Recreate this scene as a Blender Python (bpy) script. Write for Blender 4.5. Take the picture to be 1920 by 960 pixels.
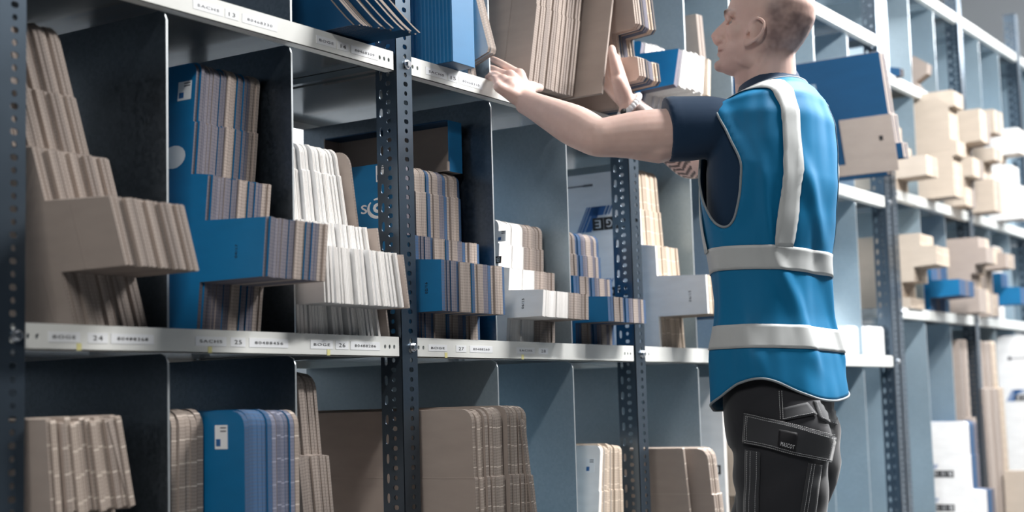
import bpy, bmesh, math, random
import numpy as np
from mathutils import Vector, Matrix, Quaternion
from mathutils.bvhtree import BVHTree

for o in list(bpy.data.objects):
    bpy.data.objects.remove(o, do_unlink=True)
scene = bpy.context.scene
COL = scene.collection
random.seed(11)

# ------------------------------------------------------------------ camera
F_PX, PITCH, ROLL, YAW = 2810.87, .1003, -.0278, .5806
CAM = np.array([-1.461, -1.895, .9])
FW = np.array([math.cos(YAW)*math.cos(PITCH), math.sin(YAW)*math.cos(PITCH), math.sin(PITCH)])
_r = np.cross(FW, [0, 0, 1.0]); _r /= np.linalg.norm(_r); _u = np.cross(_r, FW)
RT = _r*math.cos(ROLL)+_u*math.sin(ROLL)
UP = -_r*math.sin(ROLL)+_u*math.cos(ROLL)
cam_data = bpy.data.cameras.new('camera')
cam = bpy.data.objects.new('camera', cam_data); COL.objects.link(cam)
cam.matrix_world = Matrix(((RT[0], UP[0], -FW[0], CAM[0]), (RT[1], UP[1], -FW[1], CAM[1]),
                           (RT[2], UP[2], -FW[2], CAM[2]), (0, 0, 0, 1)))
cam_data.sensor_width = 36.0
cam_data.lens = F_PX/1920*36
cam_data.clip_start = .05
cam_data.dof.use_dof = True
cam_data.dof.focus_distance = 3.22
cam_data.dof.aperture_fstop = 2.8
scene.camera = cam

# ------------------------------------------------------------------ world, lamps, exposure
W = bpy.data.worlds.new('world'); scene.world = W; W.use_nodes = True
bg = W.node_tree.nodes['Background']
bg.inputs[0].default_value = (.55, .74, 1.0, 1); bg.inputs[1].default_value = .022
scene.view_settings.view_transform = 'Standard'
scene.view_settings.look = 'None'
scene.view_settings.gamma = 1
scene.view_settings.use_curve_mapping = False
scene.view_settings.exposure = 0.45
LAMPS = [  # x, y, z, length, width, watts, colour
    (-1.7, -1.35, 3.0, 1.4, .16, 56, (1, .97, .93)),
    (2.6, -1.4, 3.0, 1.5, .16, 165, (1, .98, .96)),
    (4.9, -1.35, 3.1, 1.6, .16, 92, (.97, .99, 1)),
    (7.6, -1.3, 3.2, 1.6, .16, 150, (.97, .99, 1)),
    (2.2, 1.6, 3.3, 1.6, .2, 70, (1, .97, .94)),
    (4.4, 1.6, 3.3, 1.6, .2, 260, (.95, .98, 1)),
]

# ------------------------------------------------------------------ helpers
def ray(px, py): return FW*F_PX+RT*(px-960)-UP*(py-480)
def onY(px, py, y=0.0):
    d = ray(px, py); return Vector(CAM+d*((y-CAM[1])/d[1]))
def atD(px, py, D): return Vector(CAM+ray(px, py)/F_PX*D)

def tag(o, label=None, cat=None, group=None, kind=None):
    if label: o['label'] = label
    if cat: o['category'] = cat
    if group: o['group'] = group
    if kind: o['kind'] = kind
    return o
def link(name, me, parent=None):
    o = bpy.data.objects.new(name, me); COL.objects.link(o)
    if parent: o.parent = parent
    return o
def empty(name, loc=(0, 0, 0)):
    o = bpy.data.objects.new(name, None); COL.objects.link(o); o.location = loc
    o.empty_display_size = .05
    return o
def mesh_of(bm, name, mats, smooth=False):
    bmesh.ops.recalc_face_normals(bm, faces=bm.faces[:])
    me = bpy.data.meshes.new(name); bm.to_mesh(me); bm.free()
    for m in (mats if isinstance(mats, (list, tuple)) else [mats]): me.materials.append(m)
    if smooth:
        me.polygons.foreach_set('use_smooth', [True]*len(me.polygons))
    return me
def box(bm, x0, x1, y0, y1, z0, z1, mi=0):
    v = [bm.verts.new(p) for p in ((x0, y0, z0), (x1, y0, z0), (x1, y1, z0), (x0, y1, z0), (x0, y0, z1), (x1, y0, z1), (x1, y1, z1), (x0, y1, z1))]
    out = []
    for q in ((0, 3, 2, 1), (4, 5, 6, 7), (0, 1, 5, 4), (1, 2, 6, 5), (2, 3, 7, 6), (3, 0, 4, 7)):
        f = bm.faces.new([v[i] for i in q]); f.material_index = mi; out.append(f)
    return out
def boxo(name, mat, parent, *b, bev=0):
    bm = bmesh.new(); box(bm, *b)
    if bev: bmesh.ops.bevel(bm, geom=bm.edges[:], offset=bev, segments=2, affect='EDGES')
    return link(name, mesh_of(bm, name, mat), parent)
def frames(pts, ref=None):
    pts = [Vector(p) for p in pts]; out = []
    n = len(pts); prev = None
    for i in range(n):
        t = (pts[min(i+1, n-1)]-pts[max(i-1, 0)]).normalized()
        if ref is not None:
            a = Vector(ref)-t*Vector(ref).dot(t)
        elif prev is None:
            a = Vector((0, 0, 1)) if abs(t.z) < .9 else Vector((1, 0, 0)); a = a-t*a.dot(t)
        else:
            a = prev-t*prev.dot(t)
        a.normalize(); prev = a
        out.append((pts[i], t, a, t.cross(a)))
    return out
def tube(bm, pts, rad, n=14, ref=None, cap=True, closed=False, round_end=False):
    """rad: float or list of floats / (ra, rb) pairs"""
    if not isinstance(rad, (list, tuple)): rad = [rad]*len(pts)
    if closed:
        P = [Vector(p) for p in pts]; m = len(P); fr = []; prev = None
        for i in range(m):
            t = (P[(i+1) % m]-P[i-1]).normalized()
            a = prev-t*prev.dot(t) if prev is not None else (Vector((0, 0, 1)) if abs(t.z) < .9 else Vector((1, 0, 0)))
            a = (a-t*a.dot(t)).normalized(); prev = a; fr.append((P[i], t, a, t.cross(a)))
    else:
        fr = frames(pts, ref)
    if round_end and not closed:
        for end in (0, 1):
            c, t, a, b = fr[0] if end == 0 else fr[-1]
            r = rad[0] if end == 0 else rad[-1]
            rr = max(r) if isinstance(r, (tuple, list)) else r
            sg = -1 if end == 0 else 1
            ex = [(.45, .88), (.8, .6), (.96, .28)]
            new = [((c+t*sg*rr*k), t, a, b) for k, s in ex]
            nr = [(tuple(x*s for x in r) if isinstance(r, (tuple, list)) else r*s) for k, s in ex]
            if end == 0: fr = new[::-1]+fr; rad = nr[::-1]+list(rad)
            else: fr = fr+new; rad = list(rad)+nr
    rings = []
    for (c, t, a, b), r in zip(fr, rad):
        ra, rb = r if isinstance(r, (tuple, list)) else (r, r)
        rings.append([bm.verts.new(c+a*(ra*math.cos(2*math.pi*k/n))+b*(rb*math.sin(2*math.pi*k/n))) for k in range(n)])
    m = len(rings)
    for i in range(m if closed else m-1):
        A, B = rings[i], rings[(i+1) % m]
        for k in range(n):
            bm.faces.new((A[k], A[(k+1) % n], B[(k+1) % n], B[k]))
    if cap and not closed:
        bm.faces.new(rings[0][::-1]); bm.faces.new(rings[-1])
    return rings
def spline(pts, k=6):
    P = [np.array(p, float) for p in pts]; out = []
    for i in range(len(P)-1):
        p0 = P[max(i-1, 0)]; p1 = P[i]; p2 = P[i+1]; p3 = P[min(i+2, len(P)-1)]
        for j in range(k):
            t = j/k
            out.append(.5*((2*p1)+(p2-p0)*t+(2*p0-5*p1+4*p2-p3)*t*t+(3*p1-p0-3*p2+p3)*t**3))
    out.append(P[-1]); return out
def lerp_table(tab, z):
    if z <= tab[0][0]: return tab[0][1:]
    for a, b in zip(tab, tab[1:]):
        if z <= b[0]:
            t = (z-a[0])/(b[0]-a[0]); t = t*t*(3-2*t)*.5+t*.5
            return tuple(p+(q-p)*t for p, q in zip(a[1:], b[1:]))
    return tab[-1][1:]
def ball(bm, c, r, n=12, m=8, rot=None):
    c = Vector(c); r = (r, r, r) if not isinstance(r, (tuple, list)) else r
    M = rot or Matrix.Identity(3); rings = []
    for i in range(1, m):
        th = math.pi*i/m
        rings.append([bm.verts.new(c+M@Vector((r[0]*math.sin(th)*math.cos(2*math.pi*k/n), r[1]*math.sin(th)*math.sin(2*math.pi*k/n), r[2]*math.cos(th)))) for k in range(n)])
    t = bm.verts.new(c+M@Vector((0, 0, r[2]))); b = bm.verts.new(c-M@Vector((0, 0, r[2])))
    for A, B in zip(rings, rings[1:]):
        for k in range(n): bm.faces.new((A[k], B[k], B[(k+1) % n], A[(k+1) % n]))
    for k in range(n):
        bm.faces.new((t, rings[0][k], rings[0][(k+1) % n])); bm.faces.new((b, rings[-1][(k+1) % n], rings[-1][k]))

# ------------------------------------------------------------------ materials
class NT:
    def __init__(s, name):
        s.m = bpy.data.materials.new(name); s.m.use_nodes = True
        s.t = s.m.node_tree; s.b = s.t.nodes['Principled BSDF']
    def n(s, typ, **kw):
        nd = s.t.nodes.new(typ)
        for k, v in kw.items(): setattr(nd, k, v)
        return nd
    def l(s, a, b): s.t.links.new(a, b)
    def coord(s, which='Object'):
        return s.n('ShaderNodeTexCoord').outputs[which]
    def mapping(s, sc=(1, 1, 1), which='Object'):
        mp = s.n('ShaderNodeMapping'); s.l(s.coord(which), mp.inputs['Vector']); mp.inputs['Scale'].default_value = sc
        return mp.outputs[0]
    def noise(s, scale, detail=3, vec=None, rough=.5):
        nd = s.n('ShaderNodeTexNoise'); nd.inputs['Scale'].default_value = scale; nd.inputs['Detail'].default_value = detail
        nd.inputs['Roughness'].default_value = rough
        s.l(vec if vec is not None else s.coord(), nd.inputs['Vector']); return nd.outputs['Fac']
    def ramp(s, fac, stops):
        r = s.n('ShaderNodeValToRGB'); s.l(fac, r.inputs['Fac'])
        els = r.color_ramp.elements
        while len(els) < len(stops): els.new(.5)
        for e, (p, c) in zip(els, stops): e.position = p; e.color = (*c, 1) if len(c) == 3 else c
        return r.outputs['Color']
    def mix(s, fac, a, b, typ='MIX'):
        m = s.n('ShaderNodeMix', data_type='RGBA', blend_type=typ)
        for sock, v in ((m.inputs['Factor'], fac), (m.inputs['A'], a), (m.inputs['B'], b)):
            if hasattr(v, 'is_linked'): s.l(v, sock)
            else: sock.default_value = v if not isinstance(v, tuple) else ((*v, 1) if len(v) == 3 else v)
        return m.outputs['Result']
    def math(s, op, a, b=None):
        m = s.n('ShaderNodeMath', operation=op)
        for i, v in enumerate((a, b)):
            if v is None: continue
            if hasattr(v, 'is_linked'): s.l(v, m.inputs[i])
            else: m.inputs[i].default_value = v
        return m.outputs[0]
    def bump(s, h, strength=.3, dist=.002):
        b = s.n('ShaderNodeBump'); b.inputs['Strength'].default_value = strength; b.inputs['Distance'].default_value = dist
        s.l(h, b.inputs['Height']); s.l(b.outputs[0], s.b.inputs['Normal'])
    def set(s, color=None, rough=.5, metal=0.0, spec=.5):
        if color is not None:
            if hasattr(color, 'is_linked'): s.l(color, s.b.inputs['Base Color'])
            else: s.b.inputs['Base Color'].default_value = (*color, 1)
        if hasattr(rough, 'is_linked'): s.l(rough, s.b.inputs['Roughness'])
        else: s.b.inputs['Roughness'].default_value = rough
        s.b.inputs['Metallic'].default_value = metal
        s.b.inputs['Specular IOR Level'].default_value = spec
        return s.m

def m_board(name, col, spec=.25, rough=.75):
    s = NT(name)
    oi = s.n('ShaderNodeObjectInfo').outputs['Random']
    fine = s.noise(9, 4, s.mapping((1, 1, 4)))
    c = s.mix(fine, tuple(x*.86 for x in col), tuple(min(1, x*1.1) for x in col))
    k = s.math('MULTIPLY_ADD', oi, .22); s.t.nodes[-1].inputs[2].default_value = .87
    c = s.mix(1.0, c, s.ramp(k, [(0, (0, 0, 0)), (1, (1, 1, 1))]), 'MULTIPLY')
    fib = s.noise(260, 2, s.mapping((1, .25, 1)))
    s.bump(fib, .12, .0006)
    return s.set(c, rough, 0, spec)
def m_edge(name, light, dark, flute=True, ticks=0.0):
    """cut edge of corrugated board: two plies across local X, flutes along local Z"""
    s = NT(name)
    oi = s.n('ShaderNodeObjectInfo').outputs['Random']
    sep = s.n('ShaderNodeSeparateXYZ'); s.l(s.coord('Object'), sep.inputs[0])
    x = s.math('MULTIPLY', sep.outputs['X'], 2*math.pi/.0034)
    st = s.math('SINE', x)
    st = s.math('MULTIPLY_ADD', st, .5); s.t.nodes[-1].inputs[2].default_value = .5
    z = s.math('SINE', s.math('MULTIPLY', sep.outputs['Z'], 2*math.pi/.0062))
    z = s.math('MULTIPLY_ADD', z, .5); s.t.nodes[-1].inputs[2].default_value = .5
    fl = s.math('MULTIPLY', st, s.math('MULTIPLY_ADD', z, .45)) if flute else st
    if flute: s.t.nodes[-2].inputs[2].default_value = .55
    if not flute: fl = s.math('POWER', fl, 8.0)
    nz = s.noise(35, 3, s.mapping((1, 1, .25)))
    tz = s.math('FRACT', s.math('ADD', s.math('MULTIPLY', sep.outputs['Z'], 1/.041), s.math('MULTIPLY', oi, .12)))
    tick = s.math('MULTIPLY', s.math('LESS_THAN', tz, .045), ticks)
    base = s.mix(fl, light, dark)
    tint = s.mix(oi, (.72, .70, .70), (1.12, 1.08, 1.05)) if light[0] < .8 else s.mix(oi, (.90, .89, .88), (1.08, 1.08, 1.08))
    c = s.mix(1.0, base, tint, 'MULTIPLY')
    c = s.mix(s.math('MULTIPLY', nz, .35 if light[0] < .8 else .10), c, dark)
    c = s.mix(tick, c, tuple(min(1, v*1.5) for v in light))
    s.bump(fl, .35, .001)
    return s.set(c, .85, 0, .2)
def m_paint(name, col, rough=.4, var=.08, scale=14, spec=.5, metal=0, bump=0):
    s = NT(name)
    nz = s.noise(scale, 5)
    c = s.mix(nz, tuple(x*(1-var) for x in col), tuple(min(1, x*(1+var)) for x in col))
    if bump: s.bump(s.noise(scale*18, 2), bump, .001)
    return s.set(c, rough, metal, spec)
def m_galv(name, a, b, rough=(.28, .5), metal=.9):
    s = NT(name)
    v = s.n('ShaderNodeTexVoronoi'); v.inputs['Scale'].default_value = 170; s.l(s.coord(), v.inputs['Vector'])
    big = s.noise(5, 4)
    sp = s.n('ShaderNodeSeparateColor'); s.l(v.outputs['Color'], sp.inputs[0]); cell = sp.outputs[0]
    c = s.mix(cell, a, b)
    c = s.mix(big, tuple(x*.8 for x in a), c)
    r = s.math('MULTIPLY_ADD', cell, rough[1]-rough[0]); s.t.nodes[-1].inputs[2].default_value = rough[0]
    s.bump(big, .05, .003)
    return s.set(c, r, metal, .5)

M = {}
M['kraft'] = m_board('kraft_board', (.44, .370, .328))
M['tan'] = m_board('pale_kraft_board', (.58, .50, .42))
M['white'] = m_board('white_board', (.86, .86, .86))
M['blue'] = m_board('blue_board', (.004, .160, .37), .4, .5)
M['navy'] = m_board('dark_blue_board', (.005, .068, .17), .4, .5)
M['kraft_e'] = m_edge('kraft_edge', (.53, .47, .425), (.15, .125, .115))
M['tick_e'] = m_edge('stitched_kraft_edge', (.56, .49, .43), (.16, .13, .115), True, .75)
M['tickblue_e'] = m_edge('stitched_blue_edge', (.25, .26, .32), (.06, .08, .15), True, .75)
M['tan_e'] = m_edge('pale_kraft_edge', (.68, .59, .49), (.34, .27, .21), True, .5)
M['white_e'] = m_edge('white_edge', (.88, .87, .85), (.20, .15, .125), False)
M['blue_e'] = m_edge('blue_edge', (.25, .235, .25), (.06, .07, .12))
M['bluedeep_e'] = m_edge('blue_liner_edge', (.02, .14, .34), (.10, .09, .10))
M['navy_e'] = m_edge('dark_blue_edge', (.18, .16, .15), (.02, .02, .03), False)
M['fringe_e'] = m_edge('frayed_kraft_edge', (.46, .40, .35), (.05, .045, .05), False)
M['ink'] = m_paint('black_ink', (.012, .012, .014), .6)
M['greyink'] = m_paint('faded_ink', (.10, .10, .12), .6)
M['blueink'] = m_paint('blue_ink', (.02, .12, .33), .6)
M['whiteink'] = m_paint('white_ink', (.78, .80, .82), .6)
M['label'] = m_paint('label_paper', (.84, .86, .88), .5, .03)
M['yellow'] = m_paint('yellow_tape', (.75, .70, .30), .6)
M['beam'] = m_paint('light_grey_enamel', (.78, .79, .76), .32, .07, 6, .5, 0, .03)
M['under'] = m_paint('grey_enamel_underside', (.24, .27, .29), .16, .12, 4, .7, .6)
M['post'] = m_paint('slate_steel', (.10, .135, .175), .30, .2, 9, .6, .85, .02)
M['bolt'] = m_paint('zinc_bolt', (.75, .77, .8), .25, .05, 30, .5, 1)
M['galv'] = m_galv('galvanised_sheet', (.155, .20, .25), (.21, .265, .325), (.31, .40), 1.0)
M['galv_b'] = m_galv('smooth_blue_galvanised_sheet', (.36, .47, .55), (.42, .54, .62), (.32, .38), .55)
M['galv_edge'] = m_paint('bare_sheet_edge', (.62, .66, .68), .35, .1, 60, .5, .7)
M['wall'] = m_paint('white_plaster', (.80, .81, .82), .8, .03, 2)
M['added_panel'] = m_paint('added_panel_dark_grey', (.06, .07, .08), .7, .05, 3)  # for the dark panel added low on the back wall
M['ceil'] = m_paint('white_ceiling', (.78, .79, .80), .8, .03, 2)
M['floor'] = m_paint('grey_concrete', (.13, .135, .14), .45, .12, 3, .4, 0, .05)
M['housing'] = m_paint('lamp_housing', (.7, .7, .7), .4)

# ------------------------------------------------------------------ the room
def struct(name, mat, *b):
    o = boxo(name, mat, None, *b); o['kind'] = 'structure'; return o
struct('floor', M['floor'], -5, 10.5, -4.6, 2.6, -.1, 0)
struct('ceiling', M['ceil'], -5, 10.5, -4.6, 2.6, 4.2, 4.3)
struct('wall_back', M['wall'], -5, 10.5, 2.5, 2.6, 0, 4.2)
struct('wall_right', M['wall'], 10.4, 10.5, -4.6, 2.5, 0, 4.2)
struct('added_dark_panel_1', M['added_panel'], -5, 10.4, 2.47, 2.5, 0, 1.12)  # added dark panel, keeps a bright reflection off the middle shelf's underside

def lamp(i, x, y, z, ln, wd, watts, col):
    t = empty('ceiling_lamp', (x, y, z))
    tag(t, ['long white lamp over the aisle, nearest the left end', 'long white lamp over the aisle above the worker',
            'long white lamp over the aisle, third from left', 'long white lamp over the aisle, farthest right', 'long white lamp behind the shelving, left one',
            'long white lamp behind the shelving, right one'][i], 'lamp')
    bm = bmesh.new(); box(bm, -ln/2-.03, ln/2+.03, -wd/2-.02, wd/2+.02, .012, .07)
    link('housing', mesh_of(bm, 'lamp_housing', M['housing']), t)
    for sx in (-.4, .4):
        bm = bmesh.new(); tube(bm, [(sx*ln, 0, .07), (sx*ln, 0, 4.2-z)], .004, 6)
        link('hanger', mesh_of(bm, 'hanger', M['bolt']), t)
    L = bpy.data.lights.new('tube_light', 'AREA'); L.shape = 'RECTANGLE'; L.size = ln; L.size_y = wd
    L.energy = watts; L.color = col
    lo = bpy.data.objects.new('tube_light', L); COL.objects.link(lo); lo.parent = t; lo.location = (0, 0, .005)
for i, a in enumerate(LAMPS): lamp(i, *a)

# ------------------------------------------------------------------ lettering
_txt = {}
def text_mesh(s, mat):
    k = (s, mat.name)
    if k in _txt: return _txt[k]
    cu = bpy.data.curves.new('lettering', 'FONT'); cu.body = s; cu.align_x = 'CENTER'; cu.align_y = 'CENTER'; cu.size = 1; cu.space_character = 1.18
    cu.resolution_u = 3; cu.extrude = .004
    o = bpy.data.objects.new('tmp', cu); COL.objects.link(o)
    dg = bpy.context.evaluated_depsgraph_get(); dg.update()
    me = bpy.data.meshes.new_from_object(o.evaluated_get(dg))
    bpy.data.objects.remove(o); bpy.data.curves.remove(cu)
    me.materials.clear(); me.materials.append(mat); me.name = 'lettering'
    xs = [v.co.x for v in me.vertices]; ys = [v.co.y for v in me.vertices]
    r = (me, max(xs)-min(xs), max(ys)-min(ys), (max(xs)+min(xs))/2, (max(ys)+min(ys))/2)
    _txt[k] = r; return r
def text_at(s, mat, parent, loc, xdir, ydir, w, h, name='lettering'):
    """flat print of size w x h centred on loc (parent space); xdir / ydir are the reading and up directions"""
    me, mw, mh, cx, cy = text_mesh(s, mat)
    o = link(name, me, parent)
    X = Vector(xdir).normalized(); Y = Vector(ydir).normalized(); Z = X.cross(Y)
    sx, sy = w/mw, h/mh
    R = Matrix((X*sx, Y*sy, Z*.05)).transposed().to_4x4()
    o.matrix_local = Matrix.Translation(Vector(loc)-X*sx*cx-Y*sy*cy)@R
    return o

# ------------------------------------------------------------------ perforated steel
def cell(bm, O, U, V, N, u0, u1, v0, v1, th, hole=None):
    """one rectangle of plate, U x V in plane, N thickness direction, optional elliptic hole (cu, cv, ru, rv)"""
    P = lambda u, v, d: bm.verts.new(O+U*u+V*v+N*d)
    if hole is None:
        for d in (0, th): bm.faces.new([P(u, v, d) for u, v in ((u0, v0), (u1, v0), (u1, v1), (u0, v1))])
        return
    cu, cv, ru, rv = hole; k = 4
    per = [(u0+(u1-u0)*i/k, v0) for i in range(k)]+[(u1, v0+(v1-v0)*i/k) for i in range(k)] + \
          [(u1-(u1-u0)*i/k, v1) for i in range(k)]+[(u0, v1-(v1-v0)*i/k) for i in range(k)]
    hol = []
    for u, v in per:
        a = math.atan2((v-cv)/(v1-v0), (u-cu)/(u1-u0))
        ca, sa = math.cos(a), math.sin(a)
        e = .78 if max(ru, rv) > 1.3*min(ru, rv) else 1.0
        hol.append((cu+ru*math.copysign(abs(ca)**e, ca), cv+rv*math.copysign(abs(sa)**e, sa)))
    n = len(per)
    A = [[P(u, v, d) for u, v in per] for d in (0, th)]; B = [[P(u, v, d) for u, v in hol] for d in (0, th)]
    for d in (0, 1):
        for i in range(n): bm.faces.new((A[d][i], A[d][(i+1) % n], B[d][(i+1) % n], B[d][i]))
    for i in range(n): bm.faces.new((B[0][i], B[0][(i+1) % n], B[1][(i+1) % n], B[1][i]))
X3, Y3, Z3 = Vector((1, 0, 0)), Vector((0, 1, 0)), Vector((0, 0, 1))
PIT = .0201
def flange_mesh(kind, ztop, zlow=.45):
    bm = bmesh.new(); n = int((ztop-zlow)/PIT/2)*2
    if kind == 'front':
        O = Vector((0, -.0035, 0)); w = .052
        cell(bm, O, X3, Z3, Y3, 0, w, 0, zlow, .0025)
        for i in range(n):
            z = zlow+i*PIT
            cell(bm, O, X3, Z3, Y3, 0, w, z, z+PIT, .0025, (.030, z+PIT/2, .0052 if i % 2 else .0074, .0052))
        cell(bm, O, X3, Z3, Y3, 0, w, zlow+n*PIT, ztop, .0025)
    else:
        O = Vector((0, -.001, 0))
        cell(bm, O, Y3, Z3, X3, 0, .054, 0, zlow, .0025)
        for i in range(n):
            z = zlow+i*PIT
            cell(bm, O, Y3, Z3, X3, 0, .031, z, z+PIT, .0025, (.021, z+PIT/2, .0046 if i % 2 else .0066, .0050))
            if i % 2 == 0:
                cell(bm, O, Y3, Z3, X3, .031, .054, z, z+2*PIT, .0025, (.041, z+PIT*1.45, .0044, .0105))
        cell(bm, O, Y3, Z3, X3, 0, .054, zlow+n*PIT, ztop, .0025)
    bmesh.ops.remove_doubles(bm, verts=bm.verts[:], dist=1e-5)
    return mesh_of(bm, kind+'_flange', M['post'])
FL = {}
def post(x, ztop, label, bolts=(), y=0, flip=False, group='slotted steel posts'):
    if ztop not in FL: FL[ztop] = (flange_mesh('front', ztop), flange_mesh('side', ztop))
    t = empty('slotted_post', (x, y, 0)); tag(t, label, 'post', group)
    if flip: t.scale = (1, -1, 1)
    link('front_flange', FL[ztop][0], t); link('side_flange', FL[ztop][1], t)
    for zb in bolts:
        if 'bolt' not in FL:
            bm = bmesh.new(); tube(bm, [(0, 0, 0), (0, -.0062, 0), (0, -.0075, 0)], [.0082, .0082, .0065], 6)
            tube(bm, [(0, .004, 0), (0, -.001, 0)], .0105, 14)
            FL['bolt'] = mesh_of(bm, 'bolt', M['bolt'])
        b = link('bolt', FL['bolt'], t); b.location = (.036, -.004, zb-.0205)
    return t

BEAMH = .0415
def shelf(x0, x1, zt, label, depth=.58, group='steel shelves of the racking', holes=True):
    t = empty('steel_shelf', (x0, 0, zt)); tag(t, label, 'shelf', group)
    L = x1-x0
    bm = bmesh.new(); O = Vector((0, 0, 0)); w = .012
    def run(u0, u1): cell(bm, O, X3, Z3, Y3, u0, u1, -BEAMH, 0, .002)
    if holes:
        xs = [.058, .075]; xe = [L-.046, L-.031, L-.016]
        cur = 0
        for c in xs+xe:
            run(cur, c-.006); cell(bm, O, X3, Z3, Y3, c-.006, c+.006, -BEAMH, 0, .002, (c, -BEAMH*.5, .0036, .0045)); cur = c+.006
        run(cur, L)
    else: run(0, L)
    box(bm, 0, L, 0, .022, -BEAMH, -BEAMH+.002)
    bmesh.ops.remove_doubles(bm, verts=bm.verts[:], dist=1e-5)
    link('front_beam', mesh_of(bm, 'front_beam', M['beam']), t)
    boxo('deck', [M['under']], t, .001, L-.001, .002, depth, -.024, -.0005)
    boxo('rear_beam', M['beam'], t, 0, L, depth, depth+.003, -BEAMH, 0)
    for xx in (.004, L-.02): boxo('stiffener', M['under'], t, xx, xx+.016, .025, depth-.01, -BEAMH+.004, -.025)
    return t
def divider(x, z0, z1, label, mat='galv', depth=.575, front=.006):
    bm = bmesh.new(); th = .0030
    c = .016
    out = [(front, z0), (front, z1-c), (front+.004, z1-c*.35), (front+c, z1), (depth, z1), (depth, z0)]
    A = [bm.verts.new((0, y, z)) for y, z in out]; B = [bm.verts.new((th, y, z)) for y, z in out]
    bm.faces.new(A); bm.faces.new(B[::-1])
    for i in range(len(out)):
        f = bm.faces.new((A[i], A[(i+1) % len(out)], B[(i+1) % len(out)], B[i]))
        f.material_index = 1 if i < 3 else 0
    # folded stiffening lip on the far side of the front edge and along the top
    box(bm, th, th+.0015, front, front+.010, z0, z1-c-.001, 1)
    box(bm, th, th+.012, front+.03, depth, z1-.003, z1-.001, 0)
    o = link('shelf_divider', mesh_of(bm, 'shelf_divider', [M[mat], M['galv_edge']])); o.location = (x, 0, 0)
    return tag(o, label, 'divider', 'sheet steel shelf dividers')

# ---- rack one: posts at x = 0..4, levels
LV = (.45, 1.05, 1.65, 2.27)
PN = ['post at the left edge of the picture', 'dark slotted post in the middle with clear rows of holes',
      'dark slotted post left of the worker, below his arms', 'slotted post hidden behind the worker',
      'bright slotted post right of the worker, left one of the pair']
for i in range(5): post(i*1.0, 2.42, PN[i] if i else 'dark slotted post at the left edge of the picture', LV)
RN = ['left end', 'middle post', 'post left of the worker', 'worker', 'pair of posts']
for i in range(5):
    post(i*1.0, 2.42, 'rear slotted post behind the shelving, %s from the left' % ['first', 'second', 'third', 'fourth', 'fifth'][i], y=.6, flip=True, group='rear slotted posts')
bayname = ['left bay', 'second bay from the left', 'third bay from the left, behind the worker', 'fourth bay, right of the worker']
lvname = ['bottom shelf', 'middle shelf', 'upper shelf', 'top shelf']
SH = {}
for b in range(4):
    for k, z in enumerate(LV):
        SH[b, k] = shelf(b+.003, b+.994, z, 'light grey steel %s of the %s' % (lvname[k], bayname[b]))
DV = {0: (.356, .68), 1: (1.363, 1.693), 2: (2.378, 2.69), 3: (3.372, 3.70)}
for b in range(4):
    for k in range(3):
        for j, x in enumerate(DV[b]):
            if k == 2 and (b, j) in ((1, 1), (0, 0)): continue
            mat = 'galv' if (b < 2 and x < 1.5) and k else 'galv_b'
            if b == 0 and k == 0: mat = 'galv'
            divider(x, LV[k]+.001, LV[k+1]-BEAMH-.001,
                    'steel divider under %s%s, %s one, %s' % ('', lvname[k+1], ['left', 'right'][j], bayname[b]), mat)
# ---- rack two, further along
LV2 = (.30, 1.237, 1.692, 2.145, 2.575)
R2 = 4.072
for i, (x, nm) in enumerate(((R2, 'bright slotted post right of the worker, right one of the pair'), (R2+.995, 'far slotted post between the tan carton stacks'),
                             (R2+1.97, 'farthest slotted post at the right edge of the picture'), (R2+2.96, 'slotted post at the far end of the far racking'))):
    post(x, 2.78, nm, LV2[1:4])
    post(x, 2.78, 'rear one behind ' + nm, y=.6, flip=True, group='rear slotted posts')
for b in range(3):
    x0 = R2+b*.985
    for k, z in enumerate(LV2):
        if k == 3 and b: continue
        shelf(x0+.003, x0+.979, z, 'light grey shelf of the far racking, %s level, %s bay' % (['floor', 'second', 'third', 'fourth', 'top'][k], ['first', 'second', 'third'][b]))
    for k in range(4):
        for j, dx in enumerate((.345, .67)):
            if k == 3 and b: continue
            z1 = LV2[k+1] if not (k == 2 and b) else LV2[4]
            divider(x0+dx, LV2[k]+.001, z1-BEAMH-.001, 'grey far racking divider, %s level, %s one, %s bay' % (['floor', 'second', 'third', 'fourth'][k], ['left', 'right'][j], ['first', 'second', 'third'][b]), 'galv_b')

# ---- shelf labels (paper strips with print)
def shelf_label(b, k, txt, px0, px1, py, h=.0165, ink='greyink', dz=0):
    t = SH[b, k]
    a, c = onY(px0, py, 0), onY(px1, py, 0)
    x0, x1 = a.x-t.location.x, c.x-t.location.x
    z = -.0205+dz
    lb = boxo('label', M['label'], t, x0, x1, -.0006, .0001, z-h/2, z+h/2)
    text_at(txt, M[ink], lb, ((x0+x1)/2, -.0008, z), (1, 0, 0), (0, 0, 1), (x1-x0)*(.72 if len(txt) > 2 else .48), h*(.31 if len(txt) > 2 else .46))
for txt, a, c, y in (('SACHS', 362, 418, 18), ('13', 422, 447, 29), ('80468330', 454, 519, 45), ('BOGE', 593, 630, 78), ('14', 633, 653, 86), ('80468309', 658, 708, 96)):
    shelf_label(0, 2, txt, a, c, y, ink='ink' if len(txt) == 2 else 'greyink')
for txt, a, c, y in (('SACHS', 798, 837, 135), ('15', 840, 859, 146), ('80468310', 861, 904, 156)):
    shelf_label(1, 2, txt, a, c, y, ink='ink' if len(txt) == 2 else 'greyink')
for txt, a, c, y in (('BOGE', 90, 150, 624), ('24', 164, 202, 630), ('80488268', 208, 288, 633), ('SACHS', 366, 424, 637), ('25', 432, 460, 640), ('80488456', 467, 540, 642), ('BOGE', 582, 624, 648), ('26', 629, 653, 650), ('80488286', 657, 712, 652)):
    shelf_label(0, 1, txt, a, c, y, ink='ink')
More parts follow.
